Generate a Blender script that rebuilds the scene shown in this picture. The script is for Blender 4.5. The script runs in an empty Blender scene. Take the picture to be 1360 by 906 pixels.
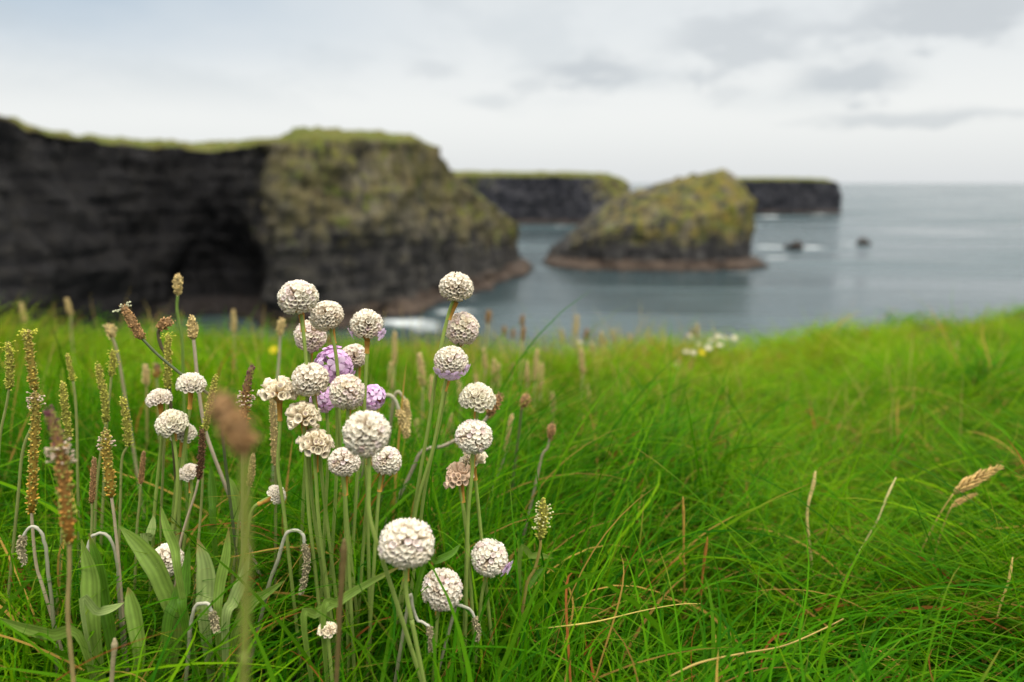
import bpy, math, random
import numpy as np
from mathutils import Vector, Matrix, Quaternion, noise

rng = np.random.default_rng(11)
random.seed(11)
SC = bpy.context.scene
COL = SC.collection
R = math.radians

# ------------------------------------------------------------------ camera
F = 28 / 36 * 1360.0
PITCH = R(11.24)
CAMZ = 0.30
SEA = -30.0
cam_d = bpy.data.cameras.new('camera')
cam = bpy.data.objects.new('camera', cam_d)
COL.objects.link(cam)
cam.location = (0, 0, CAMZ)
cam.rotation_euler = (math.pi / 2 - PITCH, 0, 0)
cam_d.lens = 28
cam_d.sensor_width = 36
cam_d.clip_start = 0.02
cam_d.clip_end = 80000
cam_d.dof.use_dof = True
cam_d.dof.focus_distance = 0.485
cam_d.dof.aperture_fstop = 5.2
SC.camera = cam
cp, sp = math.cos(PITCH), math.sin(PITCH)


def ray(px, py):
    u, v = (px - 680) / F, (453 - py) / F
    return np.array([u, cp + v * sp, -sp + v * cp])


def at(px, py, Y):
    """Point where the sight line of a photo pixel meets the upright plane y = Y."""
    d = ray(px, py)
    return np.array([0, 0, CAMZ]) + d * (Y / d[1])


def px2m(px, py, w, Y):
    return w / F * (Y / ray(px, py)[1])


# ------------------------------------------------------------------ mesh helpers
class MB:
    def __init__(s):
        s.v, s.f, s.c, s.n = [], [], [], 0

    def add(s, verts, faces, col):
        verts = np.asarray(verts, float)
        col = np.asarray(col, float)
        if col.ndim == 1:
            col = np.tile(col[:3], (len(verts), 1))
        s.v.append(verts)
        s.c.append(col)
        n = s.n
        s.f.extend([tuple(i + n for i in f) for f in faces])
        s.n += len(verts)

    def tube(s, pts, rad, col, k=7, cap=True):
        pts = np.asarray(pts, float)
        n = len(pts)
        rad = np.broadcast_to(np.asarray(rad, float), (n,))
        T = np.gradient(pts, axis=0)
        T /= np.linalg.norm(T, axis=1)[:, None] + 1e-12
        a = np.cross(T[0], [0.31, 0.9, 0.1])
        a /= np.linalg.norm(a)
        V = []
        for i in range(n):
            a = a - T[i] * a.dot(T[i])
            a /= np.linalg.norm(a) + 1e-12
            b = np.cross(T[i], a)
            for j in range(k):
                t = 2 * math.pi * j / k
                V.append(pts[i] + rad[i] * (a * math.cos(t) + b * math.sin(t)))
        Fc = [(i * k + j, i * k + (j + 1) % k, (i + 1) * k + (j + 1) % k, (i + 1) * k + j)
              for i in range(n - 1) for j in range(k)]
        if cap:
            Fc.append(tuple(range(k - 1, -1, -1)))
            Fc.append(tuple((n - 1) * k + j for j in range(k)))
        col = np.asarray(col, float)
        if col.ndim == 2:
            col = np.repeat(col, k, axis=0)
        s.add(V, Fc, col)

    def mesh(s, name, smooth=True):
        me = bpy.data.meshes.new(name)
        V = np.concatenate(s.v)
        me.from_pydata(V.tolist(), [], s.f)
        C = np.concatenate([np.concatenate(s.c), np.ones((len(V), 1))], axis=1)
        at_ = me.color_attributes.new('Col', 'FLOAT_COLOR', 'POINT')
        at_.data.foreach_set('color', C.astype(np.float32).ravel())
        if smooth:
            me.polygons.foreach_set('use_smooth', [True] * len(me.polygons))
        me.update()
        return me


def obj(name, mesh, mat, parent=None, loc=None):
    o = bpy.data.objects.new(name, mesh)
    COL.objects.link(o)
    if mat and not mesh.materials:
        mesh.materials.append(mat)
    if parent:
        o.parent = parent
    if loc is not None:
        o.location = loc
    return o


def tag(o, label=None, cat=None, group=None, kind=None):
    if label: o['label'] = label
    if cat: o['category'] = cat
    if group: o['group'] = group
    if kind: o['kind'] = kind
    return o


def thing(name, label, cat, loc, group=None):
    o = bpy.data.objects.new(name, None)
    COL.objects.link(o)
    o.location = [float(x) for x in loc]
    o.empty_display_size = 0.01
    return tag(o, label, cat, group)


def catmull(P, n):
    P = np.asarray(P, float)
    m = len(P)
    if m == 2:
        t = np.linspace(0, 1, n)[:, None]
        return P[0] * (1 - t) + P[1] * t
    Q = np.vstack([2 * P[0] - P[1], P, 2 * P[-1] - P[-2]])
    out = []
    for t in np.linspace(0, m - 1, n):
        i = min(int(t), m - 2)
        f = t - i
        a, b, c, d = Q[i], Q[i + 1], Q[i + 2], Q[i + 3]
        out.append(0.5 * ((2 * b) + (-a + c) * f + (2 * a - 5 * b + 4 * c - d) * f * f + (-a + 3 * b - 3 * c + d) * f ** 3))
    return np.array(out)


# ------------------------------------------------------------------ materials
class NT:
    def __init__(s, name):
        s.m = bpy.data.materials.new(name)
        s.m.use_nodes = True
        s.t = s.m.node_tree
        s.t.nodes.clear()
        s.out = s.t.nodes.new('ShaderNodeOutputMaterial')

    def n(s, kind, **kw):
        nd = s.t.nodes.new('ShaderNode' + kind)
        for k, v in kw.items():
            if hasattr(nd, k) and k not in nd.inputs:
                setattr(nd, k, v)
            else:
                nd.inputs[k].default_value = v
        return nd

    def l(s, a, b):
        s.t.links.new(a, b)

    def math(s, op, a, b=None, c=None):
        nd = s.n('Math')
        nd.operation = op
        for i, x in enumerate((a, b, c)):
            if x is None: continue
            if isinstance(x, (int, float)): nd.inputs[i].default_value = x
            else: s.l(x, nd.inputs[i])
        return nd.outputs[0]

    def mix(s, fac, a, b, blend='MIX'):
        nd = s.n('MixRGB')
        nd.blend_type = blend
        for i, x in enumerate((fac, a, b)):
            if isinstance(x, (int, float)): nd.inputs[i].default_value = x
            elif isinstance(x, tuple): nd.inputs[i].default_value = (*x[:3], 1)
            else: s.l(x, nd.inputs[i])
        return nd.outputs[0]

    def ramp(s, fac, lo, hi):
        nd = s.n('MapRange')
        nd.interpolation_type = 'SMOOTHSTEP'
        s.l(fac, nd.inputs[0])
        nd.inputs[1].default_value = lo
        nd.inputs[2].default_value = hi
        return nd.outputs[0]

    def noise(s, vec, scale, detail=4, rough=0.55, dist=0.0):
        nd = s.n('TexNoise')
        if vec is not None: s.l(vec, nd.inputs['Vector'])
        nd.inputs['Scale'].default_value = scale
        nd.inputs['Detail'].default_value = detail
        nd.inputs['Roughness'].default_value = rough
        nd.inputs['Distortion'].default_value = dist
        return nd.outputs['Fac']


def plant_mat(name, transl=0.3, rough=0.5, spec=0.3, var=0.0, vscale=400.0, sheen=0.0):
    """Vertex colour holds the plant's own colour; fine mottling is procedural."""
    s = NT(name)
    a = s.n('VertexColor')
    a.layer_name = 'Col'
    c = a.outputs['Color']
    if var:
        g = s.n('NewGeometry')
        nz = s.noise(g.outputs['Position'], vscale, 3)
        f = s.math('MULTIPLY_ADD', nz, 2 * var, 1 - var)
        hsv = s.n('HueSaturation')
        s.l(c, hsv.inputs['Color'])
        s.l(f, hsv.inputs['Value'])
        c = hsv.outputs['Color']
    p = s.n('BsdfPrincipled')
    s.l(c, p.inputs['Base Color'])
    p.inputs['Roughness'].default_value = rough
    p.inputs['Specular IOR Level'].default_value = spec
    if transl:
        t = s.n('BsdfTranslucent')
        s.l(c, t.inputs['Color'])
        m = s.n('MixShader')
        m.inputs[0].default_value = transl
        s.l(p.outputs[0], m.inputs[1])
        s.l(t.outputs[0], m.inputs[2])
        s.l(m.outputs[0], s.out.inputs[0])
    else:
        s.l(p.outputs[0], s.out.inputs[0])
    return s.m


M_GRASS = plant_mat('grass_blades', 0.42, 0.5, 0.035)
M_LEAF = plant_mat('plantain_leaf', 0.35, 0.5, 0.15, 0.28, 160)
M_STEM = plant_mat('stem', 0.12, 0.5, 0.3, 0.14, 500)
M_PAPER = plant_mat('papery_floret', 0.14, 0.75, 0.1, 0.06, 900)
M_SEED = plant_mat('seed_capsule', 0.12, 0.6, 0.2, 0.15, 900)


def ground_mat():
    s = NT('turf_soil')
    g = s.n('NewGeometry')
    n1 = s.noise(g.outputs['Position'], 9, 5)
    n2 = s.noise(g.outputs['Position'], 90, 4)
    c = s.mix(s.ramp(n1, 0.35, 0.65), (0.010, 0.018, 0.004), (0.028, 0.048, 0.008))
    c = s.mix(s.ramp(n2, 0.55, 0.75), c, (0.09, 0.07, 0.03))
    p = s.n('BsdfPrincipled')
    p.inputs['Roughness'].default_value = 0.9
    sep = s.n('SeparateXYZ')
    s.l(g.outputs['Position'], sep.inputs[0])
    rockf = s.ramp(sep.outputs[2], -1.4, -2.6)
    c = s.mix(rockf, c, (0.05, 0.047, 0.045))
    s.l(c, p.inputs['Base Color'])
    s.l(p.outputs[0], s.out.inputs[0])
    return s.m


def rock_mat(name, lichen=(0.135, 0.112, 0.050), lichen2=(0.098, 0.088, 0.032), grass=(0.080, 0.098, 0.012),
             dark=(0.018, 0.0175, 0.018), light=(0.068, 0.062, 0.052), scale=1.0, shelf=(0.085, 0.062, 0.045), turf=(0.54, 0.78)):
    """Cliff rock: dark strata, lichen and turf where 'Col'.r says plants grow, turf on flats, brown tidal band."""
    s = NT(name)
    g = s.n('NewGeometry')
    pos = g.outputs['Position']
    sep = s.n('SeparateXYZ')
    s.l(pos, sep.inputs[0])
    z = s.math('ADD', sep.outputs[2], -SEA)
    sepn = s.n('SeparateXYZ')
    s.l(g.outputs['Normal'], sepn.inputs[0])
    nz = sepn.outputs[2]
    mp = s.n('Mapping')
    mp.inputs['Scale'].default_value = (0.10, 0.10, 0.9)
    s.l(pos, mp.inputs['Vector'])
    strata = s.noise(mp.outputs[0], 1.0 * scale, 6, 0.65, 0.6)
    mp2 = s.n('Mapping')
    mp2.inputs['Scale'].default_value = (0.8, 0.8, 0.10)
    s.l(pos, mp2.inputs['Vector'])
    joints = s.noise(mp2.outputs[0], 0.55 * scale, 5, 0.6)
    blot = s.noise(pos, 0.11 * scale, 6, 0.62)
    blot2 = s.noise(pos, 0.33 * scale, 6, 0.65)
    c = s.mix(s.ramp(s.math('ADD', s.math('MULTIPLY', strata, .45), s.math('MULTIPLY', blot2, .55)), 0.40, 0.64), dark, light)
    c = s.mix(s.math('MULTIPLY', s.ramp(joints, 0.50, 0.70), 0.75), c, dark)
    a = s.n('VertexColor')
    a.layer_name = 'Col'
    sc = s.n('SeparateColor')
    s.l(a.outputs['Color'], sc.inputs[0])
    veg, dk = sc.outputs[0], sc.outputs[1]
    # bare dark rock; the bay wall's shade is also put into this tone
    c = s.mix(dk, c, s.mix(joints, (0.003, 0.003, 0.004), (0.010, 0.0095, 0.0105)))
    # lichen crust
    f = s.math('ADD', s.math('MULTIPLY', blot2, 0.6), s.math('MULTIPLY', blot, 0.55))
    f = s.math('ADD', f, s.math('MULTIPLY', s.math('SUBTRACT', veg, 0.5), 0.5))
    f = s.math('MULTIPLY', s.ramp(f, 0.48, 0.70), s.math('MULTIPLY_ADD', s.ramp(joints, .44, .68), -.85, 1.0))
    f = s.math('MINIMUM', f, 1.0)
    blot3 = s.noise(pos, 0.2 * scale, 5, 0.6, 0.4)
    lc = s.mix(s.ramp(blot3, 0.42, 0.6), lichen, lichen2)
    lc = s.mix(s.math('MULTIPLY', s.ramp(blot, 0.50, 0.66), 0.8), lc, (0.150, 0.132, 0.098))
    lc = s.mix(s.math('MULTIPLY', s.ramp(s.noise(pos, 0.17 * scale, 4, .6), 0.57, 0.66), .75), lc, (0.105, 0.140, 0.006))
    lc = s.mix(s.math('MULTIPLY', s.ramp(s.noise(pos, 0.24 * scale, 4, .6, .8), 0.60, 0.70), .6), lc, (0.150, 0.090, 0.036))
    c = s.mix(f, c, lc)
    # turf on ledges and the top
    fg = s.math('ADD', nz, s.math('MULTIPLY', s.math('SUBTRACT', blot2, 0.5), 0.9))
    fg = s.math('ADD', fg, s.math('MULTIPLY', s.math('SUBTRACT', veg, 0.6), 0.6))
    fg = s.math('MULTIPLY', s.ramp(fg, *turf), s.ramp(z, 7.0, 14.0))
    gc = s.mix(s.ramp(blot2, 0.35, 0.65), grass, (0.105, 0.098, 0.02))
    c = s.mix(fg, c, gc)
    # tidal band
    zb = s.math('ADD', z, s.math('MULTIPLY', s.math('SUBTRACT', blot2, 0.5), 3.0))
    tb = s.mix(s.ramp(joints, 0.4, 0.6), shelf, (0.05, 0.036, 0.028))
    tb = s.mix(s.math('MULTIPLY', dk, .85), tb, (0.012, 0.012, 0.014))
    c = s.mix(s.ramp(zb, 4.2, 3.2), c, tb)
    c = s.mix(s.ramp(zb, 0.9, 0.3), c, (0.012, 0.012, 0.012))
    p = s.n('BsdfPrincipled')
    s.l(c, p.inputs['Base Color'])
    p.inputs['Roughness'].default_value = 0.85
    p.inputs['Specular IOR Level'].default_value = 0.2
    b = s.n('Bump')
    b.inputs['Strength'].default_value = 0.8
    b.inputs['Distance'].default_value = 1.2
    s.l(s.math('ADD', s.math('MULTIPLY', strata, .5), s.math('MULTIPLY', s.math('ADD', joints, blot2), 0.8)), b.inputs['Height'])
    s.l(b.outputs[0], p.inputs['Normal'])
    s.l(p.outputs[0], s.out.inputs[0])
    return s.m


FOAM = []   # (x, y, rx, ry, strength) patches of broken water, metres


def sea_mat():
    s = NT('sea_water')
    g = s.n('NewGeometry')
    pos = g.outputs['Position']
    sep = s.n('SeparateXYZ')
    s.l(pos, sep.inputs[0])
    x, y = sep.outputs[0], sep.outputs[1]
    wv = s.n('Mapping')
    wv.inputs['Scale'].default_value = (0.55, 1.0, 1.0)
    wv.inputs['Rotation'].default_value = (0, 0, R(18))
    s.l(pos, wv.inputs['Vector'])
    w1 = s.noise(wv.outputs[0], 0.05, 3, 0.5)
    w2 = s.noise(wv.outputs[0], 0.22, 4, 0.6)
    w3 = s.noise(wv.outputs[0], 1.4, 4, 0.6)
    h = s.math('ADD', s.math('MULTIPLY', w1, 1.5), s.math('ADD', s.math('MULTIPLY', w2, 0.8), s.math('MULTIPLY', w3, 0.24)))
    b = s.n('Bump')
    b.inputs['Strength'].default_value = 1.0
    b.inputs['Distance'].default_value = 0.8
    s.l(h, b.inputs['Height'])
    wl = s.n('Mapping')
    wl.inputs['Scale'].default_value = (0.22, 1.0, 1.0)
    wl.inputs['Rotation'].default_value = (0, 0, R(6))
    s.l(pos, wl.inputs['Vector'])
    slick = s.ramp(s.noise(wl.outputs[0], 0.022, 5, 0.62, 0.6), .34, .66)
    p = s.n('BsdfPrincipled')
    base = s.mix(s.ramp(slick, 0.35, 0.65), (0.032, 0.056, 0.064), (0.044, 0.072, 0.080))
    p.inputs['IOR'].default_value = 1.333
    p.inputs['Specular IOR Level'].default_value = 0.42
    p.inputs['Specular Tint'].default_value = (0.84, 0.90, 0.96, 1)
    s.l(s.math('MULTIPLY_ADD', slick, 0.26, 0.07), p.inputs['Roughness'])
    s.l(s.math('MULTIPLY_ADD', slick, 0.75, 0.55), b.inputs['Strength'])
    s.l(b.outputs[0], p.inputs['Normal'])
    f1 = s.noise(pos, 0.16, 6, 0.7, 0.5)
    f2 = s.noise(wv.outputs[0], 0.5, 5, 0.7)
    tot = None
    for (fx, fy, rx, ry, st) in FOAM:
        dx = s.math('MULTIPLY', s.math('SUBTRACT', x, fx), 1 / rx)
        dy = s.math('MULTIPLY', s.math('SUBTRACT', y, fy), 1 / ry)
        d = s.math('ADD', s.math('MULTIPLY', dx, dx), s.math('MULTIPLY', dy, dy))
        e = s.math('MULTIPLY', s.math('EXPONENT', s.math('MULTIPLY', d, -1.0)), st)
        tot = e if tot is None else s.math('ADD', tot, e)
    fo = s.math('ADD', s.math('MULTIPLY', f1, 0.6), s.math('MULTIPLY', f2, 0.4))
    fo = s.math('MULTIPLY', s.ramp(s.math('MULTIPLY', s.math('MINIMUM', tot, 1.1), s.math('MULTIPLY_ADD', fo, 3.0, -.75)), 0.30, 1.0), .85)
    base = s.mix(fo, base, (0.72, 0.78, 0.78))
    s.l(base, p.inputs['Base Color'])
    df = s.n('BsdfDiffuse')
    df.inputs['Color'].default_value = (0.75, 0.8, 0.8, 1)
    ms = s.n('MixShader')
    s.l(fo, ms.inputs[0])
    s.l(p.outputs[0], ms.inputs[1])
    s.l(df.outputs[0], ms.inputs[2])
    s.l(ms.outputs[0], s.out.inputs[0])
    return s.m


# ------------------------------------------------------------------ the near headland (ground)
EDGE = [(-40, 424, 2.2), (0, 424, 2.2), (150, 430, 2.2), (300, 438, 2.25), (450, 447, 2.3), (640, 450, 2.3), (820, 458, 2.35),
        (955, 451, 2.45), (1000, 444, 2.8), (1130, 434, 3.3), (1190, 420, 3.7), (1270, 424, 3.9), (1360, 408, 4.3), (1420, 406, 4.6)]
CAN = 0.075
_phi, _re, _ze = [], [], []
for (px, py, Y) in EDGE:
    q = at(px, py, Y)
    _phi.append(math.atan2(q[0], q[1])); _re.append(math.hypot(q[0], q[1])); _ze.append(q[2] - CAN)
_phi = [-math.pi, R(-110), R(-75), R(-50)] + _phi + [R(50), R(75), R(110), math.pi]
_re = [60, 30, 5, 3.0] + _re + [6.5, 12, 30, 60]
_ze = [1, 0.3, -0.2, -0.2] + _ze + [-0.35, -0.3, 0.3, 1]


def ground_z(x, y, smooth=False):
    x = np.asarray(x, float); y = np.asarray(y, float)
    r = np.hypot(x, y); ph = np.arctan2(x, y)
    re = np.interp(ph, _phi, _re); ze = np.interp(ph, _phi, _ze)
    t = r / re
    z = np.where(t <= 1, ze * t, ze - np.interp(t, [1, 1.1, 1.25, 1.5, 2.2, 40], [0, .05, .45, 5, 32, 34]))
    damp = np.clip(r / 0.5, 0, 1) * np.clip((1.15 - t) / 0.3, 0, 1)
    b = 0.020 * np.sin(7.1 * x + 3.2 * y + 1.3) * np.sin(5.3 * y - 2.7 * x) + 0.016 * np.sin(13 * x + 1.7 + 2 * np.sin(3 * y)) * np.cos(11 * y + 0.6 * x) + 0.008 * np.sin(27 * x + 9 * y) * np.sin(24 * y - 11 * x + .4)
    b = b * (1.25 + .6 * np.clip(r - 1, 0, 1.5))
    return z + b * damp * (0 if smooth else 1)


def edge_t(x, y):
    return np.hypot(x, y) / np.interp(np.arctan2(x, y), _phi, _re)


def build_ground():
    ph = np.unique(np.concatenate([np.linspace(-math.pi, R(-60), 40), np.linspace(R(-60), R(60), 260), np.linspace(R(60), math.pi, 40)]))
    ts = np.concatenate([np.linspace(0.004, 1.0, 110), [1.05, 1.1, 1.17, 1.25, 1.35, 1.5, 1.8, 2.2]])
    V, Fc = [], []
    for p in ph:
        re = np.interp(p, _phi, _re)
        r = ts * re
        r = np.where(ts > 1, re + (ts - 1) * min(re, 14), r)
        x, y = r * math.sin(p), r * math.cos(p)
        z = ground_z(x, y)
        z = np.where(ts > 1.25, ground_z(ts * re * math.sin(p), ts * re * math.cos(p)), z)
        V.extend(zip(x, y, z))
    n = len(ts)
    for i in range(len(ph) - 1):
        for j in range(n - 1):
            Fc.append((i * n + j, i * n + j + 1, (i + 1) * n + j + 1, (i + 1) * n + j))
    mb = MB()
    mb.add(np.array(V), Fc, (0.05, 0.07, 0.02))
    return obj('ground', mb.mesh('ground'), ground_mat())


tag(build_ground(), kind='structure')


# ------------------------------------------------------------------ grass
def vnoise(x, y, seed=0):
    """Smooth 2-D value noise, 0..1."""
    xi, yi = np.floor(x).astype(int), np.floor(y).astype(int)
    fx, fy = x - xi, y - yi
    fx = fx * fx * (3 - 2 * fx); fy = fy * fy * (3 - 2 * fy)
    def h(a, b):
        v = np.sin(a * 127.1 + b * 311.7 + seed * 74.7) * 43758.5453
        return v - np.floor(v)
    return (h(xi, yi) * (1 - fx) + h(xi + 1, yi) * fx) * (1 - fy) + (h(xi, yi + 1) * (1 - fx) + h(xi + 1, yi + 1) * fx) * fy


def blades(bx, by, L, W, az, th0, bend, cols, segs, zoff=0.0, tipcol=None):
    """Curved tapering grass blades, all as one vertex / quad array."""
    n = len(bx)
    t = np.linspace(0, 1, segs + 1)
    th = th0[:, None] + bend[:, None] * t[None, :] ** 1.25
    ds = L[:, None] / segs
    hx = np.cumsum(np.sin(th) * ds, axis=1) - np.sin(th[:, :1]) * ds
    hz = np.cumsum(np.cos(th) * ds, axis=1) - np.cos(th[:, :1]) * ds
    wob = rng.normal(0, 0.25, n)[:, None] * t[None, :] ** 2
    a = az[:, None] + wob
    x = bx[:, None] + hx * np.cos(a)
    y = by[:, None] + hx * np.sin(a)
    gz = ground_z(bx, by)
    gl = ground_z(x.ravel(), y.ravel()).reshape(x.shape)
    et = edge_t(x.ravel(), y.ravel()).reshape(x.shape)
    z = gz[:, None] + zoff + hz
    lo = gl + 0.012 + 0.03 * rng.random(n)[:, None] * t[None, :]
    z = np.where(et < 1.02, np.maximum(z, lo * 1.0), z)
    w = W[:, None] * np.interp(t, [0, .25, .6, .85, 1], [.75, 1, .85, .5, .06])[None, :]
    sa = a + math.pi / 2 + rng.normal(0, 0.5, n)[:, None]
    sx, sy = np.cos(sa) * w / 2, np.sin(sa) * w / 2
    sz = rng.normal(0, 0.35, n)[:, None] * w / 2
    V = np.empty((n, segs + 1, 2, 3))
    V[:, :, 0, 0] = x - sx; V[:, :, 0, 1] = y - sy; V[:, :, 0, 2] = z - sz
    V[:, :, 1, 0] = x + sx; V[:, :, 1, 1] = y + sy; V[:, :, 1, 2] = z + sz
    i0 = (np.arange(n) * (segs + 1) * 2)[:, None] + (np.arange(segs) * 2)[None, :]
    Q = np.stack([i0, i0 + 1, i0 + 3, i0 + 2], axis=-1).reshape(-1, 4)
    C = np.repeat(cols[:, None, :], segs + 1, axis=1)
    if tipcol is not None:
        k = np.clip((t - 0.75) / 0.25, 0, 1)[None, :, None] * tipcol[1][:, None, None]
        C = C * (1 - k) + tipcol[0] * k
    C = np.repeat(C[:, :, None, :], 2, axis=2)
    return V.reshape(-1, 3), Q, C.reshape(-1, 3)


def grass_cols(x, y, n):
    far = np.clip((np.hypot(x, y) - 0.8) / 1.4, 0, 1)
    k = rng.random(n)
    deep, mid, lime = np.array([.012, .088, .001]), np.array([.064, .230, .001]), np.array([.190, .360, .003])
    c = deep + (mid - deep) * k[:, None]
    f = vnoise(x * 2.6, y * 2.6, 3) * 0.6 + vnoise(x * 7, y * 7, 4) * 0.4
    lm = np.clip(rng.normal(0.12, 0.32, n) + (f - 0.45) * 1.7 + 0.38 * far, 0, 1)
    c = c * (1 - lm[:, None]) + lime * lm[:, None]
    yel = np.clip((vnoise(x * 1.9 + 9, y * 1.9, 7) - 0.38) * 2.4, 0, 1) * np.clip(far * 1.3, 0, 1) * rng.random(n)
    ph_, t_ = np.arctan2(x, y), edge_t(x, y)
    for (p0, t0, sp_, st_, am) in ((.53, .72, .10, .10, .9), (.30, .72, .10, .12, .6), (.08, .8, .12, .14, .55)):
        yel = np.clip(yel + am * rng.random(n) * np.exp(-((ph_ - p0) / sp_) ** 2 - ((t_ - t0) / st_) ** 2), 0, 1)
    c = c * (1 - yel[:, None] * 0.75) + np.array([.27, .21, .015]) * yel[:, None] * 0.75
    d = rng.random(n)
    dry = d < (0.036 + 0.05 * far)
    c[dry] = np.array([.40, .25, .055]) * (0.5 + rng.random((dry.sum(), 1)) * 0.8)
    br = (d > 0.986)
    c[br] = np.array([.24, .085, .018]) * (0.6 + rng.random((br.sum(), 1)) * 0.7)
    return c, dry | br


def build_grass():
    Vs, Qs, Cs = [], [], []
    tot = 0
    zones = [  # y range, lateral half-width at near/far, count, width range, length range, segs
        (0.20, 0.55, 0.75, 0.85, 13000, (.0010, .0024), (.09, .20), 9),
        (0.50, 1.00, 0.85, 1.30, 32000, (.0011, .0027), (.10, .22), 8),
        (0.95, 1.70, 1.20, 1.90, 38000, (.0014, .0032), (.09, .19), 6),
        (1.60, 2.70, 1.70, 2.60, 44000, (.0017, .0032), (.07, .15), 5),
        (2.50, 5.20, 2.40, 4.80, 42000, (.0025, .0048), (.07, .14), 4),
    ]
    for (y0, y1, w0, w1, n, wr, lr, sg) in zones:
        m = int(n * 1.6)
        y = y0 + (y1 - y0) * rng.random(m)
        hw = w0 + (w1 - w0) * (y - y0) / (y1 - y0)
        x = (rng.random(m) * 2 - 1) * hw
        # tufts: pull towards random centres
        tn = vnoise(x * 9, y * 9, 1) * 0.6 + vnoise(x * 22, y * 22, 2) * 0.4
        keep = (rng.random(m) < 0.35 + 0.9 * tn) & (edge_t(x, y) < 1.06)
        x, y, tn = x[keep][:n], y[keep][:n], tn[keep][:n]
        k = len(x)
        big = vnoise(x * 3.1 + 5, y * 3.1, 5)
        L = (lr[0] + (lr[1] - lr[0]) * rng.random(k) ** 1.3) * (0.62 + 0.42 * big + .36 * vnoise(x * 6.5, y * 6.5, 15))
        near_edge = np.clip((edge_t(x, y) - 0.6) / 0.4, 0, 1)
        L *= 1 - 0.25 * near_edge
        # the low mat right in front of the lens
        L *= 1 - 0.30 * np.clip((0.38 - y) / 0.15, 0, 1)
        L *= 1 - 0.30 * np.clip((0.56 - y) / 0.12, 0, 1) * np.exp(-((x + .06) / .26) ** 4)
        W = wr[0] + (wr[1] - wr[0]) * rng.random(k) ** 1.6
        swirl = vnoise(x * 2.0 + 3, y * 2.0, 6) * 0.6 + vnoise(x * 6 + 3, y * 6, 8) * 0.4
        az = (swirl - 0.5) * 6.5 + np.where(rng.random(k) < .33, math.pi, 0) + rng.normal(0, 0.5, k)
        lie = np.clip(rng.normal(0.66, 0.25, k) + np.clip(x * 1.2, -.15, .35), 0.05, 1.25)
        th0 = np.abs(rng.normal(0.12, 0.22, k)) + 0.75 * lie * rng.random(k)
        bend = 0.25 + 1.55 * lie + rng.normal(0, 0.2, k)
        stand = rng.random(k) < np.where(x > .1, .06, .13)
        bend = np.where(stand, 0.15 + 0.35 * rng.random(k), bend)
        # the matted layer: long blades swept flat over the turf
        mat_ = rng.random(k) < np.clip(.34 + x * .55, .22, .62)
        th0 = np.where(mat_, rng.normal(.80, .22, k), th0)
        bend = np.where(mat_, rng.normal(.85, .30, k), bend)
        L = np.where(mat_, L * 1.15, L)
        zo = np.where(mat_, -.005 + .05 * rng.random(k), -.008)
        c, dry = grass_cols(x, y, k)
        L = np.where(dry & (y < 1.2), L * .75, L)
        th0 = np.where(dry, th0 + .5 * rng.random(k), th0)
        zo = np.where(dry & (y < 1.3), .015 + .045 * rng.random(k), zo)
        tip = (np.array([.33, .22, .045]), (rng.random(k) < 0.22) * rng.random(k))
        v, q, cc = blades(x, y, L, W, az, th0, bend, c, sg, zo[:, None], tip)
        Vs.append(v); Qs.append(q + tot); Cs.append(cc); tot += len(v)
    # long dry blades lying over the turf close to the lens
    k = 170
    x = rng.uniform(-0.5, 0.75, k); y = rng.uniform(0.32, 0.85, k)
    L = rng.uniform(.06, .20, k); W = rng.uniform(.0012, .0024, k)
    az = rng.uniform(-math.pi, math.pi, k)
    c = np.array([.42, .27, .06]) * rng.uniform(.45, 1.2, (k, 1)) * np.where(rng.random((k, 1)) < .3, np.array([[.9, .5, .35]]), 1)
    v, q, cc = blades(x, y, L, W, az, rng.uniform(.8, 1.35, k), rng.uniform(.3, .9, k), c, 9, 0.0)
    Vs.append(v); Qs.append(q + tot); Cs.append(cc); tot += len(v)
    # a few broad green blades arching low in front
    k = 300
    x = rng.uniform(-0.6, 0.8, k); y = rng.uniform(0.30, 0.62, k)
    L = rng.uniform(.08, .19, k); W = rng.uniform(.0022, .0038, k)
    c = np.array([.06, .17, .002]) * rng.uniform(.6, 1.3, (k, 1))
    v, q, cc = blades(x, y, L, W, rng.uniform(-math.pi, math.pi, k), rng.uniform(.1, .7, k), rng.uniform(.7, 1.5, k), c, 10, 0.0)
    Vs.append(v); Qs.append(q + tot); Cs.append(cc); tot += len(v)
    # thin standing dry culms where the turf meets the edge
    k = 640
    x = np.concatenate([rng.normal(.12, .30, 440), rng.uniform(-1.4, 1.6, 200)]); y = rng.uniform(0.95, 2.25, k)
    L = rng.uniform(.09, .19, k); W = rng.uniform(.0014, .0028, k)
    c = np.array([.40, .30, .09]) * rng.uniform(.6, 1.3, (k, 1))
    v, q, cc = blades(x, y, L, W, rng.uniform(-math.pi, math.pi, k), rng.uniform(.0, .3, k), rng.uniform(.0, .6, k), c, 6, 0.0)
    Vs.append(v); Qs.append(q + tot); Cs.append(cc); tot += len(v)
    V = np.concatenate(Vs); Q = np.concatenate(Qs); C = np.concatenate(Cs)
    me = bpy.data.meshes.new('grass')
    me.vertices.add(len(V)); me.vertices.foreach_set('co', V.astype(np.float32).ravel())
    me.loops.add(len(Q) * 4); me.loops.foreach_set('vertex_index', Q.astype(np.int32).ravel())
    me.polygons.add(len(Q)); me.polygons.foreach_set('loop_start', np.arange(0, len(Q) * 4, 4, dtype=np.int32))
    me.polygons.foreach_set('use_smooth', np.ones(len(Q), bool))
    a = me.color_attributes.new('Col', 'FLOAT_COLOR', 'POINT')
    a.data.foreach_set('color', np.concatenate([C, np.ones((len(C), 1))], axis=1).astype(np.float32).ravel())
    me.update(calc_edges=True)
    o = obj('grass', me, M_GRASS)
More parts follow.
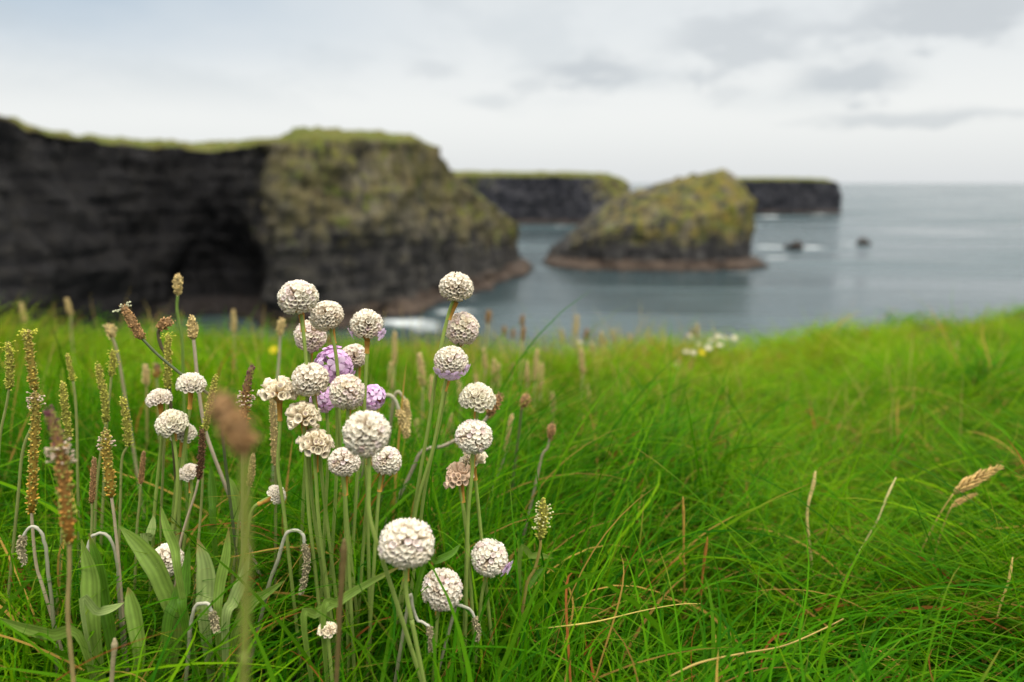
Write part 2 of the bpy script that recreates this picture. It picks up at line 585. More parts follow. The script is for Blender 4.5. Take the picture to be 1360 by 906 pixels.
    return tag(o, 'matted wind-blown green grass with dry yellow blades on the cliff top', 'grass', kind='stuff')


build_grass()

# ------------------------------------------------------------------ thrift flowers
CREAM = np.array([.95, .885, .73]); TAN = np.array([.62, .48, .34]); ROSE = np.array([.66, .48, .50])
PINK = np.array([.90, .50, .85])


def fib_dirs(n, tmax):
    out = []
    for i in range(n):
        c = 1 - (1 - math.cos(tmax)) * (i + 0.5) / n
        s_ = math.sqrt(max(0, 1 - c * c))
        a = i * 2.399963
        out.append(np.array([s_ * math.cos(a), s_ * math.sin(a), c]))
    return out


def frame(d):
    a = np.cross(d, [0.2, 0.5, 0.84]); a /= np.linalg.norm(a)
    return a, np.cross(d, a)


def funnel(mb, d, o, r0, r1, rim, rnd, tint, k=10, pale=0.0):
    """One dry calyx: a papery funnel open at the rim with a ragged edge and a brown throat."""
    a, b = frame(d)
    V, C = [], []
    lev = [(r0, .05, .1), (r0 + (r1 - r0) * .60, rim * .78, .45), (r0 + (r1 - r0) * .88, rim * .92, .85), (r1, rim * 1.04, 1)]
    off = rnd.random() * 6.28
    base = TAN * .9 + tint * .1
    for li, (rr, rad, cm) in enumerate(lev):
        for j in range(k):
            t = off + 2 * math.pi * j / k
            jag = 0.0
            rj = rad
            if li == 3:
                jag = (.045 if j % 2 else -.01) + rnd.uniform(-.02, .025)
                rj = rad * rnd.uniform(.86, 1.12)
            V.append(o + d * (rr + jag) + (a * math.cos(t) + b * math.sin(t)) * rj)
            C.append(base * (1 - cm) + tint * cm)
    Fc = [(l * k + j, l * k + (j + 1) % k, (l + 1) * k + (j + 1) % k, (l + 1) * k + j) for l in range(3) for j in range(k)]
    th = TAN * rnd.uniform(.16, .40) if rnd.random() < .65 else ROSE * rnd.uniform(.25, .55)
    th = th * (1 - pale) + tint * pale
    n0 = len(V)
    for (fr, q, cc) in ((.93, .80, tint * .97), (.84, .56 * (1 - .6 * pale), tint * .42 + th * .58)):
        for j in range(k):
            t = off + 2 * math.pi * j / k
            V.append(o + d * (r0 + (r1 - r0) * fr) + (a * math.cos(t) + b * math.sin(t)) * rim * q)
            C.append(cc)
    V.append(o + d * (r0 + (r1 - r0) * (.62 + .26 * pale)))
    C.append(th)
    e = n0 - k
    Fc += [(e + j, e + (j + 1) % k, n0 + (j + 1) % k, n0 + j) for j in range(k)]
    Fc += [(n0 + j, n0 + (j + 1) % k, n0 + k + (j + 1) % k, n0 + k + j) for j in range(k)]
    Fc += [(n0 + k + j, n0 + k + (j + 1) % k, n0 + 2 * k) for j in range(k)]
    mb.add(V, Fc, np.array(C))


def corolla(mb, d, o, r0, r1, rad, rnd, tint):
    """A five-petalled floret facing along d."""
    a, b = frame(d)
    off = rnd.random() * 6.28
    V, C, Fc = [], [], []
    for p in range(5):
        t = off + 2 * math.pi * p / 5 + rnd.uniform(-.12, .12)
        u = a * math.cos(t) + b * math.sin(t)
        w = np.cross(d, u)
        n0 = len(V)
        curl = rnd.uniform(-.05, .10)
        for (q, hw, h) in ((0, .10, 0), (.35, .22, .06), (.72, .40, .07), (.95, .34, .05 - curl), (1.05, .12, .0 - curl)):
            for sgn in (-1, 1):
                V.append(o + d * (r0 + (r1 - r0) * (0.75 if q == 0 else 1) + h * rad) + u * rad * q + w * rad * hw * sgn)
                C.append(tint * (0.72 + 0.35 * q) * rnd.uniform(.95, 1.05))
        Fc += [(n0 + 2 * i, n0 + 2 * i + 1, n0 + 2 * i + 3, n0 + 2 * i + 2) for i in range(4)]
    mb.add(V, Fc, np.clip(np.array(C), 0, .95))
    pts = [o + d * (r0 + (r1 - r0) * f) for f in (0, .5, .85)]
    mb.tube(pts, [.03, .05, .08], tint * .7, 5, False)


def head_mesh(kind, seed, pinkish=0.0, part='all'):
    """Flower head, unit radius, stem direction -z."""
    rnd = random.Random(seed)
    mb = MB()
    o = np.zeros(3)
    warm = np.array([1.0, rnd.uniform(.965, 1.0), rnd.uniform(.92, 1.0)])
    if kind == 'ball':
        for d in fib_dirs(126, R(134)):
            d = d + np.array([rnd.gauss(0, .05) for _ in range(3)]); d /= np.linalg.norm(d)
            tint = CREAM * warm * rnd.uniform(.90, 1.05)
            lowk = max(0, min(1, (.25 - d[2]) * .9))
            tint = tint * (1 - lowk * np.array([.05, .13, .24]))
            if rnd.random() < .08: tint = tint * .5 + np.array([.5, .34, .18]) * .5
            if rnd.random() < pinkish: tint = tint * .72 + np.array([.75, .48, .66]) * .28
            funnel(mb, d, o, .35, rnd.uniform(.94, 1.04), rnd.uniform(.132, .155), rnd, tint, 10, max(0, min(.85, (d[2] - .15) * 1.9 * rnd.random() ** .7)))
    elif kind == 'dome':
        for d in fib_dirs(92, R(97)):
            d = d + np.array([rnd.gauss(0, .06) for _ in range(3)]); d /= np.linalg.norm(d)
            tint = CREAM * warm * rnd.uniform(.88, 1.06)
            if rnd.random() < .25 + pinkish: tint = tint * .8 + np.array([.72, .52, .56]) * .2
            funnel(mb, d, o + np.array([0, 0, -.30]) * 1.0, .25, rnd.uniform(.92, 1.06), rnd.uniform(.14, .19), rnd, tint, 10, max(0, min(.8, (d[2] - .2) * rnd.random())))
    elif kind == 'floppy':
        for d in fib_dirs(34, R(88)):
            d = d + np.array([rnd.gauss(0, .14) for _ in range(3)]); d /= np.linalg.norm(d)
            tint = CREAM * np.array([1.03, .97, .86]) * rnd.uniform(.9, 1.06)
            if pinkish: tint = np.array([.82, .60, .42]) * rnd.uniform(.85, 1.1)
            funnel(mb, d, o + np.array([0, 0, -.42]), .15, rnd.uniform(.85, 1.30), rnd.uniform(.20, .30), rnd, tint, 7)
    elif kind == 'pink':
        for d in fib_dirs(34, R(140)):
            d = d + np.array([rnd.gauss(0, .16) for _ in range(3)]); d /= np.linalg.norm(d)
            tint = PINK * rnd.uniform(.72, 1.12) + np.array([.10, .22, .12]) * rnd.random() ** 2
            corolla(mb, d, o, .25, rnd.uniform(.70, 1.02), rnd.uniform(.34, .44), rnd, tint)
    return mb.mesh('flower_head')


def bract_mesh(seed, top=.55, z0=-.45, z1=-.95):
    rnd = random.Random(seed)
    mb = MB()
    k = 14
    V, C = [], []
    for li, (z, r) in enumerate(((z0, top), (z0 * .6 + z1 * .4, top * .72), (z1, .16))):
        for j in range(k):
            t = 2 * math.pi * j / k
            jr = rnd.uniform(.75, 1.25) if li == 0 else 1
            jz = rnd.uniform(-.10, .12) if li == 0 else 0
            V.append((r * jr * math.cos(t), r * jr * math.sin(t), z + jz))
            C.append(np.array([.42, .21, .055]) * rnd.uniform(.7, 1.25))
    Fc = [(l * k + j, (l + 1) * k + j, (l + 1) * k + (j + 1) % k, l * k + (j + 1) % k) for l in range(2) for j in range(k)]
    mb.add(V, Fc, np.array(C))
    # an inner bowl under the florets
    mb.tube([(0, 0, z1), (0, 0, z1 * .6 + z0 * .4), (0, 0, z0 + .12)], [.14, top * .6, top * .35], (.30, .17, .07), 10)
    return mb.mesh('bract')


HEADS = {
    'ball': [head_mesh('ball', i, p) for i, p in ((1, .1), (2, .25), (3, .0), (4, .5), (5, .15))],
    'dome': [head_mesh('dome', 20 + i) for i in range(3)],
    'floppy': [head_mesh('floppy', 30 + i) for i in range(3)],
    'peach': [head_mesh('floppy', 40, 1.0)],
    'pink': [head_mesh('pink', 50 + i) for i in range(2)],
}
BR_BALL = bract_mesh(1)
BR_DOME = bract_mesh(2, .62, -.10, -.66)
BR_FLOP = bract_mesh(3, .60, -.16, -.85)


def stem_to_ground(pts_px, Y, dy=0.0):
    """World polyline along photo pixels in the plane y = Y, carried down into the turf."""
    P = [at(p[0], p[1], Y + dy * i) for i, p in enumerate(pts_px)]
    d = P[-1] - P[-2]
    d /= np.linalg.norm(d)
    if d[2] > -0.35:
        d = np.array([d[0] * .5, 0.0, -0.8]); d /= np.linalg.norm(d)
    g = float(ground_z(P[-1][0], P[-1][1])) - 0.01
    if P[-1][2] > g + 0.004:
        L = (P[-1][2] - g) / max(0.35, -d[2])
        e = P[-1] + d * L
        e[2] = g
        P.append(e)
    return np.array(P)


def wcol(base, n, amp=.12, end=None):
    c = np.tile(np.asarray(base, float), (n, 1))
    if end is not None:
        k = np.linspace(0, 1, n)[:, None]
        c = c * (1 - k) + np.asarray(end) * k
    return c * (1 + rng.normal(0, amp * .4, (n, 1)))


GREEN = np.array([.27, .36, .075])
n_th = [0]


def thrift(px, py, w, Y, kind, stem, label, lean=None, pink_at=None, sheath=True, stemw=None, r_mul=1.0):
    """stem: photo pixels from just below the head downwards."""
    n_th[0] += 1
    c = at(px, py, Y)
    rad = px2m(px, py, w, Y) / 2 * r_mul
    path_px = [(px + (stem[0][0] - px) * .35, py + (stem[0][1] - py) * .35)] + list(stem)
    P = stem_to_ground(path_px, Y)
    axis = c - P[1] if lean is None else np.array([lean[0], lean[1], 1.0])
    axis = axis / np.linalg.norm(axis)
    axis = axis + np.array([0, random.uniform(-.35, .15), 0]); axis /= np.linalg.norm(axis)
    base = P[-1]
    t = thing('thrift_flower', label, 'flower', base, 'sea thrift flowers in the clump')
    rot = Vector((0, 0, 1)).rotation_difference(Vector(axis)) @ Quaternion((0, 0, 1), random.uniform(0, 6.28))
    hm = HEADS[kind][n_th[0] % len(HEADS[kind])]
    h = obj('flower_head', hm, M_PAPER, t, c - base)
    h.rotation_mode = 'QUATERNION'
    h.rotation_quaternion = rot
    h.scale = (rad * random.uniform(.95, 1.04), rad * random.uniform(.95, 1.04), rad * (random.uniform(.86, 1.0) if kind == 'ball' else .96))
    bm = {'ball': BR_BALL, 'dome': BR_DOME, 'floppy': BR_FLOP, 'peach': BR_FLOP, 'pink': BR_BALL}[kind]
    b = obj('bract', bm, M_SEED, t, c - base)
    b.rotation_mode = 'QUATERNION'
    b.rotation_quaternion = rot
    b.scale = h.scale
    bot = {'ball': .90, 'dome': .62, 'floppy': .80, 'peach': .80, 'pink': .9}[kind]
    P2 = np.vstack([[c - axis * rad * bot], P[1:]])
    S = catmull(P2, 26)
    sr = (stemw or 0.00105)
    mb = MB()
    mb.tube(S - base, np.linspace(sr, sr * 1.12, len(S)), wcol(GREEN * 1.05, len(S), .1, GREEN * .8), 7)
    obj('stem', mb.mesh('stem'), M_STEM, t)
    if sheath:
        seg = np.linalg.norm(np.diff(S, axis=0), axis=1).cumsum()
        want = random.uniform(.008, .0125)
        m = int(np.searchsorted(seg, want)) + 2
        Q = catmull(np.array([S[0], S[0] + (S[min(m, 25)] - S[0]) * .5, S[min(m, 25)]]), 6)
        L = np.linalg.norm(Q[-1] - Q[0])
        Q = S[0] + (Q - S[0]) * min(1, want / max(L, 1e-4))
        mb = MB()
        rr = sr * np.array([1.75, 1.6, 1.45, 1.38, 1.32, 1.55])
        mb.tube(Q - base, rr, wcol(np.array([.44, .20, .035]), 6, .3, np.array([.55, .30, .06])), 9, False)
        obj('sheath', mb.mesh('sheath'), M_SEED, t)
    if pink_at:
        mb = MB()
        rnd = random.Random(n_th[0])
        for (dx, dz, dyy) in pink_at:
            d = np.array([dx, dyy, dz], float); d /= np.linalg.norm(d)
            d = d + np.array([rnd.gauss(0, .12) for _ in range(3)]); d /= np.linalg.norm(d)
            corolla(mb, d, np.zeros(3), .4, rnd.uniform(1.05, 1.22), rnd.uniform(.36, .46), rnd, np.array([.85, .62, .86]) * rnd.uniform(.9, 1.1))
        pk = obj('petals', mb.mesh('petals'), M_PAPER, t, c - base)
        pk['label'] = 'pale lilac petals still open on the faded head'
        pk.scale = (rad, rad, rad)
    return t


thrift(396, 396, 50, .46, 'ball', [(401, 424), (404, 452), (407, 490), (409, 560), (414, 660), (428, 760)], 'tall cream thrift globe, highest of the left cluster, against the dark cliff', lean=(-.08, -.1))
thrift(434, 420, 44, .48, 'ball', [(440, 442), (446, 470), (450, 520), (452, 600), (462, 700), (470, 780)], 'round cream thrift head just right of the tallest one in the left cluster', lean=(-.25, -.1))
thrift(412, 447, 43, .52, 'ball', [(411, 468), (412, 490), (412, 540), (404, 640), (400, 740)], 'whitish thrift head partly behind the stem of the tallest left flower')
thrift(487, 432, 44, .47, 'ball', [(488, 458), (486, 500), (484, 560), (488, 660), (490, 760)], 'pink-tinged white thrift ball with a lilac floret on its left side', pink_at=[(-.85, -.35, -.4), (.9, -.3, -.3), (.8, -.55, -.5)])
thrift(470, 474, 36, .53, 'ball', [(474, 494), (476, 540), (474, 640), (468, 740)], 'small cream thrift head half hidden behind the upper pink flower', lean=(-.3, 0))
thrift(444, 487, 54, .50, 'pink', [(446, 512), (448, 560), (446, 650), (440, 750)], 'bright pink thrift bloom, the largest pink one in the cluster', sheath=False)
thrift(412, 505, 46, .46, 'ball', [(417, 530), (422, 560), (428, 640), (440, 740)], 'cream thrift head lower left of the large pink bloom', lean=(-.1, -.2))
thrift(461, 521, 48, .445, 'ball', [(462, 546), (462, 580), (458, 640), (460, 740)], 'cream thrift head set between two pink blooms', lean=(0, -.35))
thrift(431, 530, 38, .49, 'pink', [(434, 548), (436, 600), (432, 680), (428, 760)], 'small pink thrift bloom peeping out left below a cream head', sheath=False)
thrift(495, 528, 36, .49, 'pink', [(494, 546), (492, 600), (486, 680), (480, 760)], 'small pink thrift bloom peeping out right of a cream head', sheath=False)
thrift(370, 517, 44, .46, 'floppy', [(372, 540), (372, 570), (369, 620), (376, 670), (386, 760)], 'ragged cream thrift head with spiky open florets on an orange sheath', lean=(-.05, 0))
thrift(404, 550, 42, .455, 'floppy', [(404, 572), (407, 610), (410, 680), (420, 770)], 'ragged half-shed thrift head under the cream cluster, lopsided to the right', lean=(.15, 0))
thrift(420, 587, 44, .45, 'floppy', [(418, 608), (420, 640), (424, 700), (436, 790)], 'ragged thrift head lowest of the three spiky ones in the cluster')
thrift(487, 576, 62, .385, 'ball', [(490, 612), (490, 640), (490, 680), (500, 720), (520, 780), (536, 830)], 'big soft out-of-focus thrift globe in front of the cluster', stemw=.0011, lean=(0, -.25))
thrift(457, 614, 42, .44, 'ball', [(457, 636), (459, 662), (462, 720), (466, 800)], 'small cream thrift head low in the cluster, left of the blurred globe', lean=(0, -.15))
thrift(513, 612, 41, .45, 'ball', [(506, 634), (503, 660), (500, 700), (495, 780)], 'cream thrift head tucked behind the right side of the blurred globe', lean=(.35, -.2))
thrift(606, 382, 44, .47, 'ball', [(600, 404), (590, 440), (580, 490), (570, 560), (556, 640), (545, 720)], 'topmost white thrift head of the right trio, against the sea and cliff', lean=(.05, -.1))
thrift(614, 437, 46, .48, 'ball', [(608, 460), (596, 500), (584, 560), (566, 640), (555, 720)], 'white thrift ball second from top in the right trio', lean=(.15, -.3))
thrift(599, 480, 43, .465, 'ball', [(592, 506), (586, 540), (574, 600), (556, 660), (545, 720)], 'white thrift head with a skirt of lilac petals underneath', pink_at=[(-.75, -.55, -.5), (-.35, -.75, -.75), (.05, -.85, -.7), (.4, -.7, -.75), (.75, -.5, -.5), (.1, -1.1, -.3), (-.15, -.6, -1), (.35, -1.0, -.2)], lean=(.1, -.2))
thrift(634, 526, 47, .46, 'dome', [(634, 546), (632, 566), (628, 600), (622, 650), (620, 720)], 'white domed thrift head on an orange sheath above a round one', lean=(.06, -.3))
thrift(629, 580, 47, .45, 'ball', [(628, 604), (627, 630), (622, 680), (620, 760)], 'round pale thrift head with clear honeycomb, below the domed one', lean=(0, -.35))
thrift(628, 608, 34, .47, 'floppy', [(630, 626), (634, 660), (640, 720)], 'small ragged thrift head hidden under the round honeycomb head')
thrift(607, 630, 38, .455, 'peach', [(611, 648), (616, 680), (622, 730), (626, 790)], 'peach coloured withered thrift head leaning left', lean=(-.4, -.3))
thrift(540, 722, 72, .375, 'ball', [(539, 760), (540, 790), (546, 820), (552, 850)], 'largest thrift globe, blurred and close, low in the middle', lean=(.05, -.2), stemw=.0011)
thrift(587, 783, 54, .43, 'ball', [(582, 808), (580, 830), (578, 860)], 'cream thrift head lying low in the grass right of the largest globe', lean=(.35, -.45))
thrift(650, 741, 50, .455, 'ball', [(646, 764), (640, 790), (636, 830)], 'thrift head low on the right with one lilac petal at its edge', lean=(.12, -.35), pink_at=[(.85, -.45, -.35), (.95, -.6, -.2)])
thrift(254, 508, 37, .50, 'dome', [(253, 522), (252, 545), (248, 570), (240, 640), (236, 720)], 'neat white domed thrift head, top of the left group')
thrift(211, 528, 33, .50, 'dome', [(214, 541), (216, 570), (212, 610), (205, 680), (202, 740)], 'small flat white thrift head, outermost on the left', lean=(-.1, 0))
thrift(227, 560, 40, .49, 'dome', [(229, 576), (233, 600), (236, 640), (232, 690), (220, 750)], 'white domed thrift head overlapping a smaller one on its right', lean=(-.1, -.1))
thrift(243, 573, 34, .51, 'dome', [(243, 588), (240, 610), (232, 660), (226, 740)], 'small white thrift head tucked behind its left neighbour', lean=(.15, 0))
thrift(250, 626, 26, .50, 'dome', [(254, 640), (254, 660), (248, 700), (240, 750)], 'tiny white thrift head half behind a dark seed spike', lean=(-.1, -.1))
thrift(222, 744, 42, .46, 'ball', [(224, 764), (224, 790)], 'broken pinkish thrift head sunk among the broad leaves', lean=(.2, -.7), pink_at=None)
thrift(369, 656, 26, .47, 'dome', [(360, 660), (345, 668), (334, 680), (326, 720)], 'tiny thrift head tipped on its side on a bent stem', lean=(1.3, -.1))
thrift(436, 836, 24, .40, 'floppy', [(436, 848), (438, 870)], 'small blurred withered thrift head deep in the front grass', sheath=False)

# ------------------------------------------------------------------ plantain spikes
STY = {  # capsule colour low, high; tip colour; radius profile; density
    'sea': ((.46, .31, .05), (.42, .37, .08), (.36, .26, .09)),
    'orange': ((.50, .28, .04), (.43, .36, .08), (.26, .17, .08)),
    'green': ((.36, .36, .06), (.46, .42, .08), (.42, .40, .06)),
    'purple': ((.45, .21, .035), (.34, .22, .11), (.16, .055, .07)),
    'rib': ((.36, .20, .08), (.42, .25, .11), (.25, .14, .06)),
    'dark': ((.12, .06, .028), (.15, .08, .035), (.16, .085, .04)),
    'tan': ((.62, .46, .19), (.68, .52, .23), (.60, .43, .19)),
    'grey': ((.36, .30, .17), (.42, .36, .22), (.45, .40, .26)),
}


def capsule(mb, p, d, up, l, w, col, k=5):
    """Small pointed seed capsule growing from p along d."""
    a, b = frame(d)
    V = [p]
    for (f, r) in ((.3, 1), (.72, .8)):
        for j in range(k):
            t = 6.283 * j / k
            V.append(p + d * l * f + (a * math.cos(t) + b * math.sin(t)) * w * r)
    V.append(p + d * l)
    Fc = [(0, 1 + (j + 1) % k, 1 + j) for j in range(k)]
    Fc += [(1 + j, 1 + (j + 1) % k, 1 + k + (j + 1) % k, 1 + k + j) for j in range(k)]
    Fc += [(1 + k + j, 1 + k + (j + 1) % k, 1 + 2 * k) for j in range(k)]
    mb.add(V, Fc, np.asarray(col))


def spike_mesh(S, rad, style, shape, seed, dens=1.0):
    """S: polyline of the spike bottom to top (local), rad: half width."""
    rnd = random.Random(seed)
    lo, hi, tip = [np.array(c) for c in STY[style]]
    mb = MB()
    n = 14
    C = catmull(S, n)
    t = np.linspace(0, 1, n)
    if shape == 'oval':
        prof = np.sqrt(np.clip(1 - (2 * t - 1) ** 2, .06, 1)) ** .8
    elif shape == 'taper':
        prof = np.interp(t, [0, .06, .5, .9, 1], [.6, .95, 1, .72, .35])
    else:
        prof = np.interp(t, [0, .05, .6, .93, 1], [.7, 1, .95, .75, .45])
    cc = np.array([lo + (hi - lo) * x for x in t]) * .6
    mb.tube(C, rad * prof * .72, cc, 8)
    Ln = np.linalg.norm(np.diff(C, axis=0), axis=1).sum()
    fine = style in ('rib', 'tan')
    cap = max(rad * (.30 if fine else .42), .0004)
    cnt = int(dens * 2 * math.pi * rad * .8 * Ln / (cap * cap * 2.6))
    cnt = max(50, min(int(cnt * 1.5), 320))
    T = np.gradient(C, axis=0); T /= np.linalg.norm(T, axis=1)[:, None]
    for i in range(cnt):
        f = (i + .5) / cnt
        x = f * (n - 1); i0 = min(int(x), n - 2); q = x - i0
        p = C[i0] * (1 - q) + C[i0 + 1] * q
        tg = T[i0]
        a, b = frame(tg)
        r = rad * np.interp(f, t, prof)
        ang = i * 2.39996 + rnd.gauss(0, .5)
        p = p + tg * rnd.gauss(0, cap * .9)
        o = a * math.cos(ang) + b * math.sin(ang)
        d = o * .8 + tg * rnd.uniform(.1, 1.2) + b * rnd.gauss(0, .3); d /= np.linalg.norm(d)
        base = lo + (hi - lo) * f
        if style in ('purple',) and f > .55:
            base = tip * (0.7 + .6 * rnd.random())
            mul = .72
        else:
            mul = 1
            if f > .86: base = base * .4 + tip * .6
        col = base * rnd.uniform(.5, 1.55)
        if style in ('sea', 'orange', 'purple') and rnd.random() < .50 and f < .9:
            col = np.array([.30, .30, .06]) * rnd.uniform(.7, 1.3)
        capsule(mb, p + o * r * .58, d, tg, r * (.55 if fine else .75) * mul * rnd.uniform(.7, 1.35), cap * .52 * mul * rnd.uniform(.6, 1.25), np.clip(col, 0, .9))
    return mb.mesh('seed_head')


def stamens_mesh(S, rad, zone, col, cnt, seed):
    rnd = random.Random(seed)
    mb = MB()
    C = catmull(S, 14)
    T = np.gradient(C, axis=0)
    for i in range(cnt):
        f = zone[0] + (zone[1] - zone[0]) * rnd.random()
        x = f * 13; i0 = min(int(x), 12)
        p = C[i0] + (C[i0 + 1] - C[i0]) * (x - i0)
        tg = T[i0] / np.linalg.norm(T[i0])
        a, b = frame(tg)
        ang = rnd.random() * 6.283
        o = a * math.cos(ang) + b * math.sin(ang)
        l = rad * rnd.uniform(.9, 1.7)
        e = p + o * l + tg * rad * rnd.uniform(-.2, .5)
        mb.tube([p + o * rad * .6, e], [rad * .05, rad * .05], np.array(col) * .9, 4)
        capsule(mb, e, o, tg, rad * .50, rad * .20, np.array(col) * rnd.uniform(.8, 1.15))
    return mb.mesh('stamens')


PLN = [0]


def plantain(head, w, Y, style, shape, stalk, label, stam=None, scol=(.26, .28, .09), sw=None, group='plantain seed spikes in the grass', dens=1.0, name='plantain_spike', hair=None):
    """head: photo pixels bottom to top of the spike; stalk: pixels below it."""
    PLN[0] += 1
    H = np.array([at(p[0], p[1], Y) for p in head])
    rad = px2m(head[0][0], head[0][1], w * (.88 if shape != 'oval' else 1), Y) / 2
    P = stem_to_ground([head[0]] + list(stalk), Y)
    base = P[-1]
    t = thing(name, label, 'seed head', base, group)
    obj('seed_head', spike_mesh(H - base, rad, style, shape, PLN[0], dens), M_SEED, t)
    S = catmull(P, 24)
    r = sw if sw else px2m(head[0][0], head[0][1], max(3.2, w * .26), Y) / 2
    mb = MB()
    mb.tube(S - base, np.linspace(r, r * 1.15, 24), wcol(scol, 24, .15), 7)
    obj('stalk', mb.mesh('stalk'), M_STEM, t)
    if stam:
        zone, col, cnt = stam
        st = obj('stamens', stamens_mesh(H - base, rad, zone, col, cnt, PLN[0] + 500), M_PAPER, t)
    return t


YEL = (.62, .60, .08)
PALE = (.62, .48, .36)
GREY = (.42, .34, .22)
# left of the thrift
plantain([(46, 518), (42, 490), (38, 455), (36, 441)], 14, .50, 'sea', 'long', [(44, 560), (30, 600), (22, 680)], 'tall ochre plantain spike with a yellow flowering tip at the far left', ((.9, 1), YEL, 22))
plantain([(42, 680), (44, 620), (47, 560), (47, 522)], 15, .46, 'orange', 'long', [(43, 700), (48, 750), (60, 790)], 'long orange plantain spike on a grey stalk with a purple top', ((.82, .98), PALE, 26), GREY)
plantain([(12, 516), (13, 490), (11, 455)], 12, .50, 'green', 'long', [(8, 540), (0, 580), (-4, 640)], 'yellow-green plantain spike cut by the left edge of the picture', ((.78, 1), YEL, 22))
plantain([(92, 722), (86, 650), (80, 600), (70, 560), (64, 545)], 21, .335, 'purple', 'long', [(92, 760), (90, 820), (97, 900)], 'big blurred plantain spike with a bare purple tip and orange base', ((.40, .58), PALE, 34), (.33, .25, .10))
plantain([(97, 506), (93, 488), (89, 470)], 8, .56, 'green', 'long', [(100, 530), (102, 570), (103, 630)], 'thin green plantain spike with a ring of yellow anthers near its base', ((.0, .18), YEL, 20))
plantain([(141, 560), (139, 530), (134, 505), (130, 484)], 12, .53, 'green', 'long', [(134, 600), (128, 650), (126, 700)], 'greenish ochre plantain spike left of the tilted brown one')
plantain([(148, 500), (150, 482), (150, 466)], 10, .56, 'green', 'long', [(146, 520), (142, 560), (138, 640)], 'short pale spike wearing a collar of yellow stamens', ((.1, 1), YEL, 40))
plantain([(170, 592), (168, 560), (163, 528)], 12, .50, 'green', 'long', [(162, 610), (160, 660), (158, 730)], 'knobbly yellow-green plantain spike above the grey stalked orange one')
plantain([(92, 585), (87, 545), (83, 508)], 12, .51, 'green', 'long', [(88, 620), (84, 680), (80, 740)], 'knobbly ochre-green spike behind the purple tipped one')
plantain([(148, 660), (144, 620), (141, 590), (140, 573)], 15, .45, 'orange', 'long', [(152, 690), (157, 740), (162, 800)], 'orange plantain spike with dusky tip on a pale grey stalk', ((.60, .8), PALE, 26), GREY)
plantain([(122, 668), (124, 635), (125, 608)], 10, .48, 'rib', 'long', [(122, 690), (120, 740)], 'thin brown spike close left of the orange spike on grey stalk')
plantain([(187, 642), (189, 620), (191, 600)], 9, .50, 'rib', 'long', [(185, 670), (182, 700), (180, 750)], 'small brown spike standing alone between orange spike and thrift')
plantain([(189, 450), (176, 428), (164, 407)], 17, .50, 'rib', 'taper', [(204, 466), (222, 482), (250, 505), (290, 540), (300, 620)], 'fuzzy brown ribwort head tilted left on a long slanting stalk', ((.94, 1), (.6, .6, .4), 12), (.08, .10, .04), .0009)
plantain([(236, 392), (236, 378), (237, 365)], 14, .62, 'tan', 'oval', [(235, 410), (238, 430), (242, 455), (244, 520)], 'brown oval ribwort head standing highest against the dark cliff', None, (.14, .22, .04))
plantain([(212, 437), (218, 430), (226, 426)], 17, .53, 'rib', 'oval', [(210, 444), (214, 460), (222, 480), (228, 560)], 'nodding round brown ribwort head on a hooked stalk', None, (.10, .08, .04))
plantain([(257, 450), (256, 436), (254, 421)], 17, .54, 'tan', 'taper', [(259, 470), (262, 500), (270, 560), (282, 600), (305, 660)], 'light brown ribwort head on a pale bare stalk above the domed thrift', None, (.44, .36, .26))
plantain([(222, 515), (223, 480), (223, 444)], 12, .52, 'green', 'long', [(221, 540), (218, 590), (214, 680)], 'tall yellow-green spike between the brown ribwort heads', ((.9, 1), YEL, 10))
plantain([(272, 572), (279, 535), (287, 498)], 11, .48, 'green', 'taper', [(270, 600), (268, 660), (262, 740)], 'slender yellow-green spike leaning right of the top domed thrift')
plantain([(322, 568), (325, 540), (328, 512), (335, 486)], 15, .47, 'purple', 'long', [(322, 600), (322, 660), (322, 760)], 'purple tipped plantain spike left of the ragged thrift', ((.36, .56), PALE, 30))
plantain([(326, 604), (312, 566), (286, 528)], 46, .185, 'rib', 'oval', [(325, 640), (327, 740), (325, 860), (322, 960)], 'large brown ribwort head right before the lens, wholly out of focus', None, (.22, .24, .045), .0011)
plantain([(264, 636), (268, 600), (268, 570)], 11, .46, 'dark', 'long', [(258, 660), (248, 690), (238, 728), (232, 780)], 'dark brown plantain spike on a pale stalk beside a tiny thrift', None, GREY)
plantain([(331, 645), (334, 625), (336, 604)], 12, .50, 'tan', 'taper', [(328, 660), (318, 690), (310, 760)], 'short tan spike right of the big blurred ribwort head')
plantain([(233, 690), (236, 676), (237, 662)], 9, .52, 'dark', 'long', [(232, 720), (230, 760)], 'short dark spike low between the thrift stems')
plantain([(372, 446), (373, 434), (374, 424)], 11, .80, 'tan', 'oval', [(371, 470), (369, 500), (366, 560)], 'pale blurred ribwort head left of the tallest thrift', None, (.42, .36, .26))
plantain([(149, 448), (147, 440), (144, 432)], 15, .72, 'tan', 'oval', [(154, 462), (160, 490), (168, 540)], 'small blurred tan ribwort head behind the tilted brown head', None, (.3, .26, .14))
plantain([(366, 618), (364, 580), (361, 520)], 13, .52, 'tan', 'long', [(366, 640), (366, 700)], 'straw coloured spike right behind the ragged thrift stem')
plantain([(184, 445), (186, 470), (187, 500)], 9, .9, 'tan', 'long', [(187, 520), (187, 580)], 'dim yellow spike blurred behind the left thrift') if False else None
plantain([(194, 510), (194, 498), (193, 485)], 12, .85, 'tan', 'long', [(195, 530), (195, 590)], 'dim yellowish spike blurred behind the left thrift group', None, (.3, .26, .08))
plantain([(208, 502), (209, 492), (206, 483)], 11, .85, 'purple', 'oval', [(210, 530), (212, 580)], 'dim reddish spike blurred behind the left thrift group')
